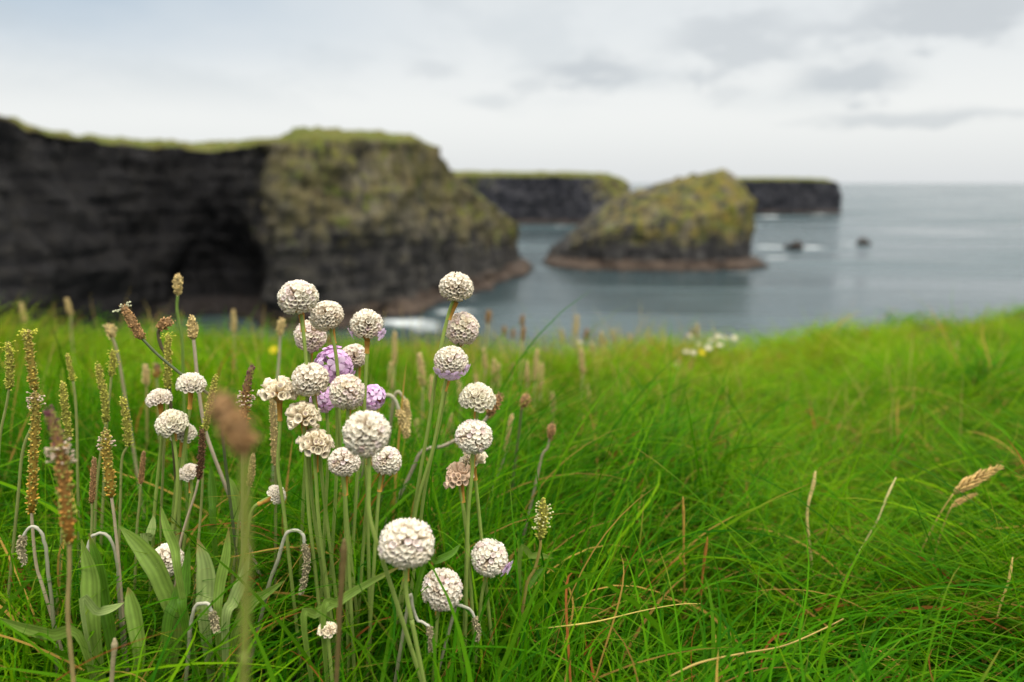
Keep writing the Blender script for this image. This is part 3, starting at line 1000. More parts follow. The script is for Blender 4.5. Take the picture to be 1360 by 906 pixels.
# right of the thrift
plantain([(718, 716), (721, 690), (722, 664)], 15, .47, 'green', 'taper', [(717, 730), (710, 756), (700, 775), (694, 810)], 'single plantain spike with cream stamens alone in the open grass', ((.25, .85), (.68, .64, .34), 46), (.30, .24, .06))
plantain([(648, 552), (655, 540), (664, 524)], 17, .60, 'rib', 'oval', [(642, 560), (620, 575), (590, 592), (560, 600), (540, 640)], 'brown ribwort head leaning behind the domed thrift head', None, (.34, .29, .20))
plantain([(693, 541), (697, 533), (700, 525)], 14, .66, 'rib', 'oval', [(690, 570), (686, 600), (680, 650)], 'small dark brown bud right of the leaning ribwort head', None, (.10, .13, .04))
plantain([(730, 582), (732, 573), (733, 563)], 13, .62, 'rib', 'oval', [(727, 595), (720, 605), (712, 640)], 'small brown bud on a thin stalk at the right of the thrift clump', None, (.30, .27, .16))
plantain([(672, 600), (676, 575), (680, 550)], 9, .70, 'tan', 'long', [(668, 612), (660, 630), (652, 660)], 'straw coloured curved spike right of the round honeycomb thrift', None, (.38, .32, .22))

# hooked, drooping spikes
HK = 'hooked drooping plantain spikes'


def hook(stalk_px, head_px, w, Y, style, label, scol=(.60, .57, .46), sw=None):
    PLN[0] += 1
    H = np.array([at(p[0], p[1], Y) for p in head_px])
    P = stem_to_ground(stalk_px, Y)
    base = P[-1]
    t = thing('drooping_plantain', label, 'seed head', base, HK)
    rad = px2m(head_px[0][0], head_px[0][1], w, Y) / 2
    obj('seed_head', spike_mesh(H - base, rad, style, 'long', PLN[0]), M_SEED, t)
    S = catmull(P, 34)
    r = sw or px2m(stalk_px[0][0], stalk_px[0][1], w * .28 + random.uniform(1.2, 2.2), Y) / 2
    k = np.linspace(0, 1, 34)[:, None]
    mb = MB()
    S = S + np.cumsum(rng.normal(0, .00022, (34, 3)), axis=0) * np.sin(np.linspace(0, math.pi, 34))[:, None]
    mb.tube(S - base, np.linspace(r * .85, r * 1.1, 34) * (1 + rng.normal(0, .07, 34)), np.array(scol) * (1 - k) + np.array([.16, .17, .07]) * k, 7)
    obj('stalk', mb.mesh('stalk'), M_STEM, t)


hook([(31, 712), (37, 703), (47, 701), (57, 710), (62, 730), (66, 770), (70, 820)], [(31, 712), (28, 728), (32, 748)], 11, .44, 'grey', 'pale hooked spike arching over at the far left edge')
hook([(116, 732), (118, 722), (124, 711), (137, 706), (149, 714), (156, 740), (160, 800)], [(116, 732), (112, 742), (113, 756)], 9, .45, 'grey', 'pale hooked spike arching beside the grey stalked orange spike')
hook([(404, 722), (402, 712), (392, 705), (380, 708), (372, 722), (366, 745), (358, 765), (350, 800)], [(404, 722), (408, 745), (404, 770), (400, 788)], 10, .45, 'grey', 'hooked pale stalk with a long brown spike hanging at the middle left')
hook([(281, 812), (276, 803), (267, 800), (258, 806), (253, 825), (250, 860)], [(281, 812), (285, 826), (288, 840)], 11, .41, 'grey', 'white topped hooked spike low among the front leaves')
hook([(530, 545), (524, 530), (515, 524), (505, 532), (496, 550), (488, 590)], [(530, 545), (536, 562), (541, 580)], 14, .60, 'tan', 'pale hooked stalk with a tan spike hanging right of the pink thrift', (.46, .42, .30))
hook([(537, 530), (530, 522), (524, 530), (520, 560)], [(537, 530), (540, 548), (542, 568)], 12, .62, 'tan', 'second hooked tan spike hanging close behind the first', (.44, .38, .24))
hook([(570, 832), (560, 826), (552, 822), (546, 808), (542, 790), (536, 830)], [(570, 832), (572, 850), (572, 868)], 9, .40, 'grey', 'grey kinked stalk drooping under the largest thrift globe')
hook([(630, 820), (626, 812), (616, 806), (606, 808), (600, 830)], [(630, 820), (634, 836), (634, 850)], 9, .43, 'grey', 'pale kinked stalk drooping right of the low cream thrift')

# faded spikes at the back, built once and copied
BACK = [  # top x, top y, width, height, Y
    (524, 440, 7, 45, 1.15), (519, 480, 8, 36, 1.05), (562, 468, 11, 44, .95), (572, 498, 9, 40, .95), (648, 412, 9, 18, 1.7), (645, 462, 7, 28, 1.2),
    (655, 476, 7, 30, 1.15), (661, 482, 7, 32, 1.15), (693, 418, 7, 16, 1.7), (694, 433, 8, 20, 1.45), (669, 433, 7, 14, 1.9), (681, 437, 7, 12, 1.9), (711, 463, 8, 44, 1.1),
    (701, 478, 8, 30, 1.15), (718, 482, 7, 40, 1.15), (747, 437, 6, 20, 2.0), (765, 418, 6, 28, 1.8), (774, 462, 9, 34, 1.25), (788, 455, 7, 20, 1.7),
    (778, 436, 7, 16, 2.0), (800, 440, 6, 18, 2.0), (634, 497, 7, 24, 1.1), (612, 505, 8, 30, 1.0), (590, 515, 8, 34, 1.0), (680, 482, 9, 16, 1.3), (735, 520, 7, 26, 1.05),
    (540, 545, 9, 40, .9), (556, 556, 9, 34, .9), (598, 545, 8, 36, .9), (592, 570, 8, 30, .85), (927, 430, 5, 20, 2.3), (918, 436, 5, 12, 2.3), (782, 512, 6, 20, 1.3),
    (33, 402, 7, 26, 1.7), (94, 396, 8, 22, 1.5), (311, 411, 7, 30, 1.3), (437, 445, 6, 14, 1.5), (816, 436, 5, 18, 2.1), (838, 442, 5, 16, 2.2), (866, 445, 5, 14, 2.2), (1150, 440, 6, 24, 2.6), (1270, 455, 8, 26, 2.4), (1320, 520, 9, 18, 1.5),
]
ORD = ('first second third fourth fifth sixth seventh eighth ninth tenth eleventh twelfth thirteenth fourteenth fifteenth sixteenth seventeenth '
       'eighteenth nineteenth twentieth twenty-first twenty-second twenty-third twenty-fourth twenty-fifth twenty-sixth twenty-seventh twenty-eighth twenty-ninth '
       'thirtieth thirty-first thirty-second thirty-third thirty-fourth thirty-fifth thirty-sixth thirty-seventh thirty-eighth thirty-ninth fortieth '
       'forty-first forty-second forty-third forty-fourth forty-fifth forty-sixth').split()
BACK.sort()


def faded_proto(style, shape, asp, seed, lean):
    """Unit spike: head 1 wide-unit = .009 m, stalk below."""
    t = bpy.data.objects.new('faded_spike', None)
    COL.objects.link(t)
    L = .009 * asp
    S = np.array([(0, 0, .0), (lean * L * .4, 0, L * .5), (lean * L, 0, L)])
    obj('seed_head', spike_mesh(S, .0045, style, shape, seed, .7), M_SEED, t)
    mb = MB()
    mb.tube(catmull([(0, 0, 0), (-.003 - lean * .006, 0, -.05), (-.004 - lean * .02, 0, -.16)], 10), .0011, wcol((.36, .33, .15), 10, .1), 6)
    obj('stalk', mb.mesh('stalk'), M_STEM, t)
    return t


PROTO = [faded_proto('tan', 'long', 4.6, 901, .05), faded_proto('tan', 'long', 3.4, 902, -.12), faded_proto('rib', 'oval', 2.2, 903, .1)]
used = [False] * 3
for i, (bx, by, w, h, Y) in enumerate(BACK):
    asp = h / w
    k = 0 if asp > 4 else (1 if asp > 2.6 else 2)
    p = PROTO[k]
    if not used[k]:
        t = p; used[k] = True
    else:
        t = p.copy(); COL.objects.link(t)
        for ch in p.children:
            c = ch.copy(); COL.objects.link(c); c.parent = t
    q = at(bx, by + h, Y)
    t.location = [float(v) for v in q]
    sx = px2m(bx, by, w, Y) / .009
    sz = px2m(bx, by, h, Y) / (.009 * (4.6, 3.4, 2.2)[k])
    t.scale = (sx, sx, sz)
    t.rotation_euler = (0, 0, random.uniform(-.6, .6))
    tag(t, f'{ORD[i]} from the left of the faded blurred seed spikes at the back of the grass', 'seed head', 'faded seed spikes at the back')

# ------------------------------------------------------------------ golden grass panicles, dry straws
def panicle(axis_px, w, Y, stem_px, label, extra=None):
    PLN[0] += 1
    rnd = random.Random(PLN[0])
    A = np.array([at(p[0], p[1], Y) for p in axis_px])
    P = stem_to_ground([axis_px[0]] + stem_px, Y)
    base = P[-1]
    t = thing('golden_grass_head', label, 'grass head', base, 'golden grass heads on the right')
    C = catmull(A, 30)
    T = np.gradient(C, axis=0); T /= np.linalg.norm(T, axis=1)[:, None]
    rad = px2m(axis_px[0][0], axis_px[0][1], w, Y) / 2
    mb = MB()
    mb.tube(C - base, np.linspace(.0006, .0003, 30), (.5, .33, .10), 5)
    for i in range(64):
        f = i / 64
        x = f * 29; i0 = min(int(x), 28)
        p = C[i0] + (C[i0 + 1] - C[i0]) * (x - i0)
        a, b = frame(T[i0])
        ang = i * 2.4
        o = a * math.cos(ang) + b * math.sin(ang)
        sz = np.interp(f, [0, .15, .6, 1], [.5, 1, .85, .35])
        d = o * .40 + T[i0]; d /= np.linalg.norm(d)
        capsule(mb, p - base + o * rad * .28 * sz, d, T[i0], rad * 1.5 * sz * rnd.uniform(.8, 1.2), rad * .20 * sz, np.array([.56, .37, .13]) * rnd.uniform(.65, 1.3))
    obj('seed_head', mb.mesh('seed_head'), M_SEED, t)
    S = catmull(P, 24)
    mb = MB()
    mb.tube(S - base, .0006, wcol((.42, .31, .08), 24, .2), 6)
    obj('stalk', mb.mesh('stalk'), M_STEM, t)


panicle([(1266, 656), (1284, 644), (1304, 632), (1330, 620)], 20, .60, [(1250, 680), (1236, 706), (1222, 735)], 'golden feathery grass head leaning right in the open turf')
panicle([(1263, 674), (1278, 664), (1297, 656)], 10, .60, [(1256, 690), (1246, 720), (1238, 745)], 'smaller golden grass head just under the feathery one')


def straw(pts, w, Y, col, label, lying=False):
    P = np.array([at(p[0], p[1], Y + .01 * i) for i, p in enumerate(pts)]) if lying else stem_to_ground(pts, Y)
    base = P[-1]
    S = catmull(P, 30)
    r = px2m(pts[0][0], pts[0][1], w, Y) / 2
    mb = MB()
    rr = r * np.interp(np.linspace(0, 1, 30), [0, .15, .4, 1], [.35, 1, .7, .6])
    mb.tube(S - base, rr, wcol(col, 30, .3), 6)
    o = obj('dry_straw', mb.mesh('dry_straw'), M_SEED, None, base)
    tag(o, label, 'straw', 'dry straws in the turf')


straw([(1083, 626), (1080, 645), (1074, 668), (1072, 690), (1076, 730)], 5, .62, (.72, .54, .22), 'short upright dry straw in the middle of the right turf')
straw([(1190, 634), (1178, 660), (1166, 690), (1150, 718)], 3.4, .60, (.74, .62, .28), 'thin slanting dry straw left of the golden grass head')
straw([(457, 716), (456, 740), (452, 800), (448, 880), (446, 920)], 11, .33, (.14, .10, .035), 'blurred brown broken stalk close in front of the thrift')
straw([(1345, 740), (1340, 770), (1330, 800), (1322, 830)], 4, .50, (.66, .48, .15), 'dry straw near the right edge of the picture')
straw([(907, 660), (908, 690), (908, 730), (909, 780)], 4, .56, (.42, .25, .05), 'thin upright ochre straw in the middle of the turf')
straw([(940, 713), (936, 740), (932, 775), (930, 800)], 4.5, .55, (.36, .15, .03), 'thin reddish straw in the middle of the turf')
straw([(890, 898), (930, 880), (985, 868), (1040, 858), (1088, 838), (1120, 822)], 3.2, .365, (.40, .29, .08), 'long yellow blade lying across the front of the turf', True)
straw([(728, 834), (790, 826), (850, 812), (900, 803), (930, 802)], 2.4, .405, (.46, .36, .08), 'long yellowish blade arching low in front, right of the thrift', True)
straw([(152, 848), (152, 862), (150, 880), (148, 910)], 9, .36, (.34, .28, .16), 'short pale budding stalk low at the bottom left')


# ------------------------------------------------------------------ broad plantain leaves
def leaf_mesh(S, wid, col, base, twist=0.0, facing=(0, -1, .35)):
    """Lance-shaped leaf along S (world), half folded on its midrib, parallel veins as relief."""
    n = 22
    C = catmull(S, n)
    T = np.gradient(C, axis=0); T /= np.linalg.norm(T, axis=1)[:, None]
    k = 9
    bt = random.uniform(.84, 1.0)
    V, Cc = [], []
    for i in range(n):
        t = i / (n - 1)
        w = wid * np.interp(t, [0, .12, .4, .65, .85, 1], [.30, .45, .9, 1, .62, .03])
        f = np.array(facing, float)
        ang = twist * t
        s_ = np.cross(T[i], f); s_ /= np.linalg.norm(s_)
        nn = np.cross(s_, T[i])
        s2 = s_ * math.cos(ang) + nn * math.sin(ang)
        n2 = np.cross(s2, T[i])
        for j in range(k):
            u = (j / (k - 1)) * 2 - 1
            V.append(C[i] + s2 * u * w / 2 + n2 * (abs(u) ** 1.4 * w * .20 + (.00025 if j % 2 else 0)))
            cc = np.array(col) * (1.18 if j % 2 else .84)
            br = max(0, min(1, (t - bt) * 9)) * (.5 + .5 * abs(u))
            cc = cc * (1 + .10 * math.sin(9 * t + j))
            Cc.append(cc * (1 - br) + np.array([.26, .17, .05]) * br)
    Fc = [(i * k + j, i * k + j + 1, (i + 1) * k + j + 1, (i + 1) * k + j) for i in range(n - 1) for j in range(k - 1)]
    mb = MB()
    mb.add(np.array(V) - base, Fc, np.array(Cc))
    return mb.mesh('leaf')


LG = (.165, .26, .040); LD = (.075, .175, .012); LP = (.25, .33, .10)
ROS = [
    ('low plantain rosette of broad grey-green leaves at the left', .43, (140, 870), [
        ([(128, 850), (124, 800), (122, 760), (108, 716)], 30, LG, .2), ([(150, 860), (140, 800), (132, 750), (118, 708)], 22, LD, .2),
        ([(235, 850), (215, 770), (190, 730), (158, 698)], 27, LG, -.2), ([(186, 880), (182, 830), (176, 800), (170, 780)], 24, LG, 0.1),
        ([(110, 850), (70, 842), (30, 832), (-10, 818)], 18, LG, .4), ([(110, 806), (130, 812), (150, 808), (166, 800)], 12, LP, .6),
        ([(215, 880), (225, 820), (232, 800), (236, 770)], 16, LD, 0)]),
    ('plantain leaves standing upright with one pale pointed leaf', .44, (285, 850), [
        ([(272, 815), (276, 790), (274, 750), (262, 714)], 28, LP, .1), ([(300, 830), (310, 800), (322, 770), (332, 735)], 17, LP, -.1),
        ([(245, 820), (246, 790), (248, 760), (252, 722)], 17, LD, .1), ([(290, 830), (292, 780), (300, 740), (304, 700)], 15, LG, -.3),
        ([(240, 775), (234, 730), (222, 700), (214, 672)], 15, LG, .2), ([(310, 850), (335, 800), (350, 790), (380, 770)], 15, LG, -.3)]),
    ('dark plantain leaves in the grass behind the blurred ribwort stalk', .50, (290, 740), [
        ([(284, 700), (284, 670), (282, 640), (280, 618)], 13, LD, .1), ([(310, 720), (316, 680), (310, 650), (302, 632)], 14, LG, -.2),
        ([(196, 728), (200, 712), (203, 698), (204, 684)], 13, LP, 0)]),
    ('plantain leaf blades sloping right below the thrift clump', .42, (440, 860), [
        ([(430, 820), (450, 800), (480, 780), (540, 748)], 12, LG, .2), ([(560, 760), (580, 745), (600, 735), (612, 722)], 10, LD, .1),
        ([(404, 830), (420, 815), (440, 804), (470, 790)], 13, LG, .2)]),
    ('lone plantain leaves lying under the spike with cream stamens', .50, (700, 790), [
        ([(690, 742), (706, 738), (720, 738), (736, 742)], 9, LG, .1), ([(692, 800), (700, 780), (712, 764), (726, 748)], 10, LD, .2)]),
]
for (lab, Y, bpx, leaves) in ROS:
    b = at(bpx[0], bpx[1], Y)
    b[2] = float(ground_z(b[0], b[1]))
    t = thing('plantain_plant', lab, 'plant', b, 'broad-leaved plantain plants')
    for i, (pts, w, col, tw) in enumerate(leaves):
        yy = Y + random.uniform(-.03, .02)
        S = [at(p[0], p[1], yy + .006 * k) for k, p in enumerate(pts)]
        first = S[0].copy()
        foot = first * .45 + b * .55; foot[2] = float(ground_z(foot[0], foot[1])) - .002
        if first[2] > foot[2] + .004:
            S = [foot] + S
        wid = px2m(pts[1][0], pts[1][1], w, yy)
        obj('leaf', leaf_mesh(np.array(S), wid, col, b, tw), M_LEAF, t)

# ------------------------------------------------------------------ daisies at the cliff edge
def daisy_proto(name, pet, eye, n, rad):
    t = bpy.data.objects.new(name, None)
    COL.objects.link(t)
    mb = MB()
    for i in range(n):
        a = 2 * math.pi * i / n
        u = np.array([math.cos(a), math.sin(a), 0]); w = np.array([-math.sin(a), math.cos(a), 0])
        V, Fc = [], []
        for (q, hw, z) in ((.22, .08, .0), (.6, .15, .05), (.92, .13, .02), (1.0, .03, 0)):
            for s_ in (-1, 1):
                V.append((u * q + w * hw * s_) * rad + np.array([0, 0, z * rad + .0004 * (i % 2)]))
        Fc = [(2 * k, 2 * k + 1, 2 * k + 3, 2 * k + 2) for k in range(3)]
        mb.add(V, Fc, pet)
    obj('petals', mb.mesh('petals'), M_PAPER, t)
    mb = MB()
    mb.tube([(0, 0, -.1 * rad), (0, 0, .06 * rad), (0, 0, .2 * rad)], [.3 * rad, .34 * rad, .16 * rad], eye, 10)
    obj('flower_centre', mb.mesh('flower_centre'), M_SEED, t)
    mb = MB()
    mb.tube(catmull([(0, 0, 0), (.004, .003, -.06), (0, .01, -.14)], 8), .0011, (.12, .2, .03), 6)
    obj('stem', mb.mesh('stem'), M_STEM, t)
    return t


DP = daisy_proto('white_daisy', (.52, .49, .38), (.5, .36, .04), 13, .0088)
DY = daisy_proto('yellow_flower', (.62, .50, .02), (.55, .38, .02), 9, .010)
DAIS = [(900, 482), (911, 465), (916, 444), (921, 466), (929, 456), (941, 460), (943, 450), (954, 445), (956, 456), (963, 447), (975, 447), (770, 453)]
for i, (dx, dy) in enumerate(DAIS):
    Y = 2.1 if dy < 460 else 1.85
    if i == 0: t = DP
    else:
        t = DP.copy(); COL.objects.link(t)
        for ch in DP.children:
            c = ch.copy(); COL.objects.link(c); c.parent = t
    t.location = [float(v) for v in at(dx, dy + 2, Y + random.uniform(-.1, .12))]
    k_ = random.uniform(.75, 1.1); t.scale = (k_, k_, k_)
    t.rotation_euler = (R(random.uniform(10, 62)), random.uniform(-.3, .3), random.uniform(-.5, .5))
    lab = ('lone white daisy in the tan spikes left of the daisy patch' if i == 11 else
           f'{ORD[i]} daisy from the left in the white patch at the cliff edge')
    tag(t, lab, 'daisy', 'white daisies at the cliff edge')
for i, (dx, dy, Y, lab) in enumerate([(932, 468, 1.85, 'yellow flower among the white daisies at the cliff edge'), (364, 465, 1.5, 'yellow flower in the grass behind the left of the thrift clump')]):
    if i == 0: t = DY
    else:
        t = DY.copy(); COL.objects.link(t)
        for ch in DY.children:
            c = ch.copy(); COL.objects.link(c); c.parent = t
    t.location = [float(v) for v in at(dx, dy, Y)]
    t.rotation_euler = (R(40), .1, 0)
    tag(t, lab, 'flower')

# ------------------------------------------------------------------ cliffs
def fb(v, octv=5, H=.9, lac=2.1):
    return noise.fractal(v, H, lac, octv, noise_basis='PERLIN_ORIGINAL')


def cliff(name, ctrl, ns, nz, mat, seed, amp=1.0, caps=8, closed=False, recess=(), shelf_h=2.6, ledges=True, brow=1.0):
    """ctrl rows: x, y, ztop (above sea), spine x, y, z, vegetation, dark, batter, shelf width."""
    A = np.array(ctrl, float)
    SH0 = shelf_h
    if closed:
        A = np.vstack([A[-1:], A, A[:2]])
        D = catmull(A, ns * 3)
        m = len(A) - 1
        i0, i1 = int(1 / m * (ns * 3 - 1)), int((m - 1) / m * (ns * 3 - 1))
        D = D[i0:i1]
        D = D[np.linspace(0, len(D) - 1, ns).astype(int)]
        D[-1] = D[0]
    else:
        D = catmull(A, ns)
    xy = D[:, :2]
    T = np.gradient(xy, axis=0)
    if closed:
        T[0] = T[-1] = xy[1] - xy[-2]
    T /= np.linalg.norm(T, axis=1)[:, None] + 1e-9
    N = np.stack([T[:, 1], -T[:, 0]], axis=1)     # outward: to the right of the walking direction
    V, C = [], []
    nrow = None
    for i in range(ns):
        x, y, zt, sx, sy, sz, veg, dk, bat, sh = D[i]
        sv = 1 + .45 * fb(Vector((x * .09, y * .09, seed)), 3)
        shelf_h = SH0 * max(.45, sv); sh = sh * max(.4, 1 + .7 * fb(Vector((x * .12, y * .12, seed + 9)), 3))
        if not closed: zt -= 2.2 * brow
        rows = [(-4, sh + 3, 0), (-.6, sh + 1.2, 0), (.5, sh + .6, 0), (shelf_h * .6, sh * .92, 0), (shelf_h, sh * .70, 0), (shelf_h + .5, sh * .3 + bat * (zt - shelf_h), 0)]
        for k in np.linspace(0, 1, nz):
            z = shelf_h + 1 + (zt - shelf_h - 1) * k
            rows.append((z, bat * (zt - z), 1))
        pts = []
        for (z, off, w) in rows:
            pts.append((x + N[i, 0] * off, y + N[i, 1] * off, z, w))
        if not closed:
            for (b_, r_) in ((1.0, .5), (2.4, 1.1), (4.2, 1.8), (6.5, 2.2)):
                pts.append((x - N[i, 0] * b_ * brow, y - N[i, 1] * b_ * brow, zt + r_ * brow, .6))
            x, y, zt = pts[-1][0], pts[-1][1], pts[-1][2]
        for k in range(1, caps + 1):
            f = (k / caps) ** 1.4
            rnd_ = math.sin(min(1, f * 1.0) * math.pi / 2)
            pts.append((x + (sx - x) * f, y + (sy - y) * f, zt + (sz - zt) * rnd_, .6 if k < caps else .2))
        nrow = len(pts)
        for (px_, py_, z, w) in pts:
            p = Vector((px_, py_, z))
            q = p + Vector((seed * 37.1, seed * 11.3, 0))
            big = fb(q * .035, 4)
            mid = fb(Vector((q.x * .13, q.y * .13, q.z * .09)), 4)
            lay = fb(Vector((q.x * .03, q.y * .03, q.z * .55)), 4)
            jnt = fb(Vector((q.x * .30, q.y * .30, q.z * .05)), 3)
            d = amp * (big * 3.2 + mid * 2.0 + lay * .45 + jnt * 1.9)
            if ledges:
                d += amp * .8 * (round((z + 2.5 * mid + 2 * big) / 4.3) * 4.3 - z - 2.5 * mid - 2 * big) * .05
            ww = w if w else (.35 if z > .2 else .15)
            dx, dy, dz = N[i, 0] * d * ww, N[i, 1] * d * ww, 0.0
            if w == .6:
                dz = (mid * 1.1 + jnt * (1.3 if closed else .7)) * amp * (1.5 if closed else .8)
                dx *= .6; dy *= .6
            for (rx, ry, rz, rr, rh, dep) in recess:
                e = ((px_ - rx) ** 2 + (py_ - ry) ** 2) / rr ** 2 + ((z - rz) / rh) ** 2
                if e < 4 and w == 1:
                    g = dep * math.exp(-e ** 1.6)
                    dx -= N[i, 0] * g; dy -= N[i, 1] * g
            V.append((px_ + dx, py_ + dy, z + dz + SEA))
            hv = veg
            if w == 1:
                hk = (z - shelf_h) / max(1, zt - shelf_h)
                hv = veg * np.interp(hk, [0, .15, .35, .65, 1], [0, .12, .48, .9, 1])
            elif w == 0:
                hv = 0
            elif not closed and w in (.6, .2):
                hv = max(veg, .9)
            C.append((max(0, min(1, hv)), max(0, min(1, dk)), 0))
    Fc = [(i * nrow + j, (i + 1) * nrow + j, (i + 1) * nrow + j + 1, i * nrow + j + 1) for i in range(ns - 1) for j in range(nrow - 1)]
    mb = MB()
    mb.add(np.array(V), Fc, np.array(C))
    me = mb.mesh(name, False)
    me.polygons.foreach_set('use_smooth', [True] * len(me.polygons))
    return obj(name, me, mat)


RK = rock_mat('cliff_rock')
#   x, y, ztop, spine x, y, z, veg, dark, batter, shelf
MAIN = [
    (-150, 40, 46, -200, 80, 46, .3, .2, .12, 3),
    (-108, 92, 45, -170, 120, 46, .3, .3, .10, 3),
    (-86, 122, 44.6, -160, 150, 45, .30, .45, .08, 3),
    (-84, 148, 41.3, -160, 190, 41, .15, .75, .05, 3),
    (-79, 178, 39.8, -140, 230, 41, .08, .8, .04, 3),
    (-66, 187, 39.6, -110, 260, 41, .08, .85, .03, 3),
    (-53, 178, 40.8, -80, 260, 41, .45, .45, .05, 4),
    (-47, 167, 40.5, -60, 240, 41, .75, .1, .08, 4),
    (-40, 170, 41.1, -50, 240, 41, .82, .0, .09, 5),
    (-32, 182, 42.0, -46, 240, 40.8, .82, .0, .09, 6),
    (-25, 200, 42.3, -42, 250, 40.5, .80, .0, .07, 6),
    (-20.5, 213, 41.6, -40, 256, 40, .82, .0, .07, 6),
    (-17.5, 220, 37, -38, 262, 38, .85, .0, .09, 6),
    (-15, 227, 33.5, -36, 280, 36, .88, .0, .12, 6),
    (-9.3, 246, 28, -34, 290, 33, .90, .0, .15, 6),
    (-3, 264, 22.5, -33, 300, 31, .85, .0, .12, 6),
    (1.2, 278, 17, -32, 312, 28, .75, .1, .10, 5),
    (0, 292, 14, -34, 318, 28, .5, .3, .10, 5),
    (-12, 312, 18, -44, 326, 30, .4, .4, .10, 4),
    (-40, 335, 30, -70, 330, 38, .4, .4, .08, 3),
    (-90, 350, 38, -120, 330, 41, .4, .4, .08, 3),
]
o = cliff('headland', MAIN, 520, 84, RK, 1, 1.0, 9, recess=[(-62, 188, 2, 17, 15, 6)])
tag(o, 'broad flat-topped sea cliff with mossy olive face and black shaded bay', 'cliff', kind='structure')

RK2 = rock_mat('far_cliff_rock_hazed', dark=(.036, .037, .048), light=(.085, .084, .092), scale=.6, shelf=(.09, .07, .06))  # distance haze put into the rock colour: paler, bluer tones, no air built
FARC = [
    (-190, 560, 40, -230, 760, 42, .5, .3, .1, 3),
    (-110, 590, 40, -160, 760, 42, .5, .2, .1, 3),
    (-50, 602, 39, -100, 760, 40, .85, .0, .25, 4),
    (-22, 604, 38.6, -60, 760, 40, .45, .2, .12, 4),
    (10, 600, 38.4, -20, 760, 39, .12, .5, .06, 4),
    (36, 598, 38.2, 20, 760, 39, .10, .5, .06, 4),
    (55, 594, 37.8, 45, 760, 38.5, .40, .3, .15, 4),
    (70, 586, 36.5, 60, 760, 38, .95, .0, .45, 4),
    (82, 596, 36, 70, 760, 37, .95, .0, .35, 4),
    (88, 625, 34, 80, 760, 36, .7, .2, .15, 3),
    (92, 680, 34, 84, 780, 36, .5, .3, .1, 3),
    (110, 760, 34, 80, 840, 36, .5, .3, .1, 3),
]
o = cliff('far_cliff', FARC, 260, 40, RK2, 5, 1.0, 6, brow=1.7)
tag(o, 'distant dark cliff with green top seen between the headland and the sea stack', 'cliff', kind='structure')

FARH = [
    (236, 1040, 33, 240, 990, 34, .3, .3, .08, 3),
    (226, 900, 35, 240, 960, 36, .3, .3, .08, 3),
    (238, 806, 35, 244, 960, 36, .25, .4, .06, 4),
    (262, 797, 35, 250, 950, 36, .12, .5, .05, 4),
    (292, 797, 34.8, 280, 940, 36, .10, .5, .05, 4),
    (316, 800, 33.5, 300, 930, 34, .12, .4, .06, 4),
    (327, 815, 32.0, 310, 920, 33, .2, .4, .08, 4),
    (330, 850, 32, 312, 920, 33, .3, .4, .08, 3),
    (310, 930, 32, 300, 935, 33, .3, .4, .08, 3),
    (240, 1000, 33, 240, 980, 34, .3, .4, .08, 3),
]
o = cliff('far_headland', FARH, 240, 36, RK2, 9, .9, 6, brow=1.2)
tag(o, 'low dark headland ending at the open sea, farthest land in view', 'cliff', kind='structure')

RK3 = rock_mat('stack_rock', lichen=(.165, .128, .022), lichen2=(.100, .108, .016), grass=(.090, .125, .010), light=(.085, .08, .075), turf=(.94, 1.14))
STACK = [  # walking so that the sea is on the right
    (16, 304, 5, 24, 304, 9.5, .2, .3, .3, 3),
    (19, 292, 6.5, 26, 302, 11.0, .35, .2, .25, 4),
    (27, 284, 11, 30, 302, 18.5, .45, .1, .15, 4),
    (40, 281, 15, 42, 302, 26, .55, .05, .12, 4),
    (54, 280, 17, 56, 302, 30.0, .62, .0, .10, 4),
    (67, 281, 19, 68, 301, 33.0, .75, .0, .08, 4),
    (78, 284, 21, 76.5, 300, 34.8, .80, .0, .04, 4),
    (85, 290, 23, 80, 300, 33.4, .8, .1, -.03, 5),
    (89, 300, 23, 83, 302, 31.0, .6, .2, -.04, 5),
    (86, 312, 18, 80, 303, 31.5, .6, .2, .04, 4),
    (72, 322, 15, 70, 304, 33.0, .6, .2, .1, 4),
    (50, 325, 12, 52, 304, 29, .6, .2, .1, 4),
    (30, 320, 9, 34, 304, 20, .5, .2, .2, 4),
    (17, 313, 6, 24, 304, 11, .3, .2, .3, 4),
]
o = cliff('sea_stack', STACK, 340, 44, RK3, 14, .56, 22, closed=True, shelf_h=2.4)
tag(o, 'steep mossy sea stack with a pointed hump rising from the bay', 'sea stack')


def boulder(px, py, Y, w, h, label, seed):
    c = at(px, py, Y); c[2] = SEA
    mb = MB()
    V, Fc = [], []
    nu, nv = 36, 14
    for i in range(nv + 1):
        ph = (i / nv) * 1.9 - .33
        for j in range(nu):
            t = 6.2832 * j / nu
            d = Vector((math.cos(t) * math.cos(ph), math.sin(t) * math.cos(ph), math.sin(ph)))
            r = 1 + .55 * fb(d * 1.6 + Vector((seed, 0, 0)), 4)
            V.append((d.x * r * w / 2, d.y * r * w / 2 * .8, d.z * r * h))
    for i in range(nv):
        for j in range(nu):
            Fc.append((i * nu + j, i * nu + (j + 1) % nu, (i + 1) * nu + (j + 1) % nu, (i + 1) * nu + j))
    Fc.append(tuple(nv * nu + j for j in range(nu)))
    mb.add(V, Fc, (.0, .55, 0))
    o = obj('sea_rock', mb.mesh('sea_rock'), RK, None, c)
    tag(o, label, 'rock', 'rocks awash in the bay')


boulder(1055, 333, 372, 8.5, 3.0, 'dark rock awash in white foam just right of the sea stack', 3)
boulder(1146, 324, 405, 6.5, 2.4, 'small dark rock alone in the open water, farther right', 8)

# ------------------------------------------------------------------ sea
def sea_xy(px, py):
    d = ray(px, py)
    k = (SEA - CAMZ) / d[2]
    return d[0] * k, d[1] * k


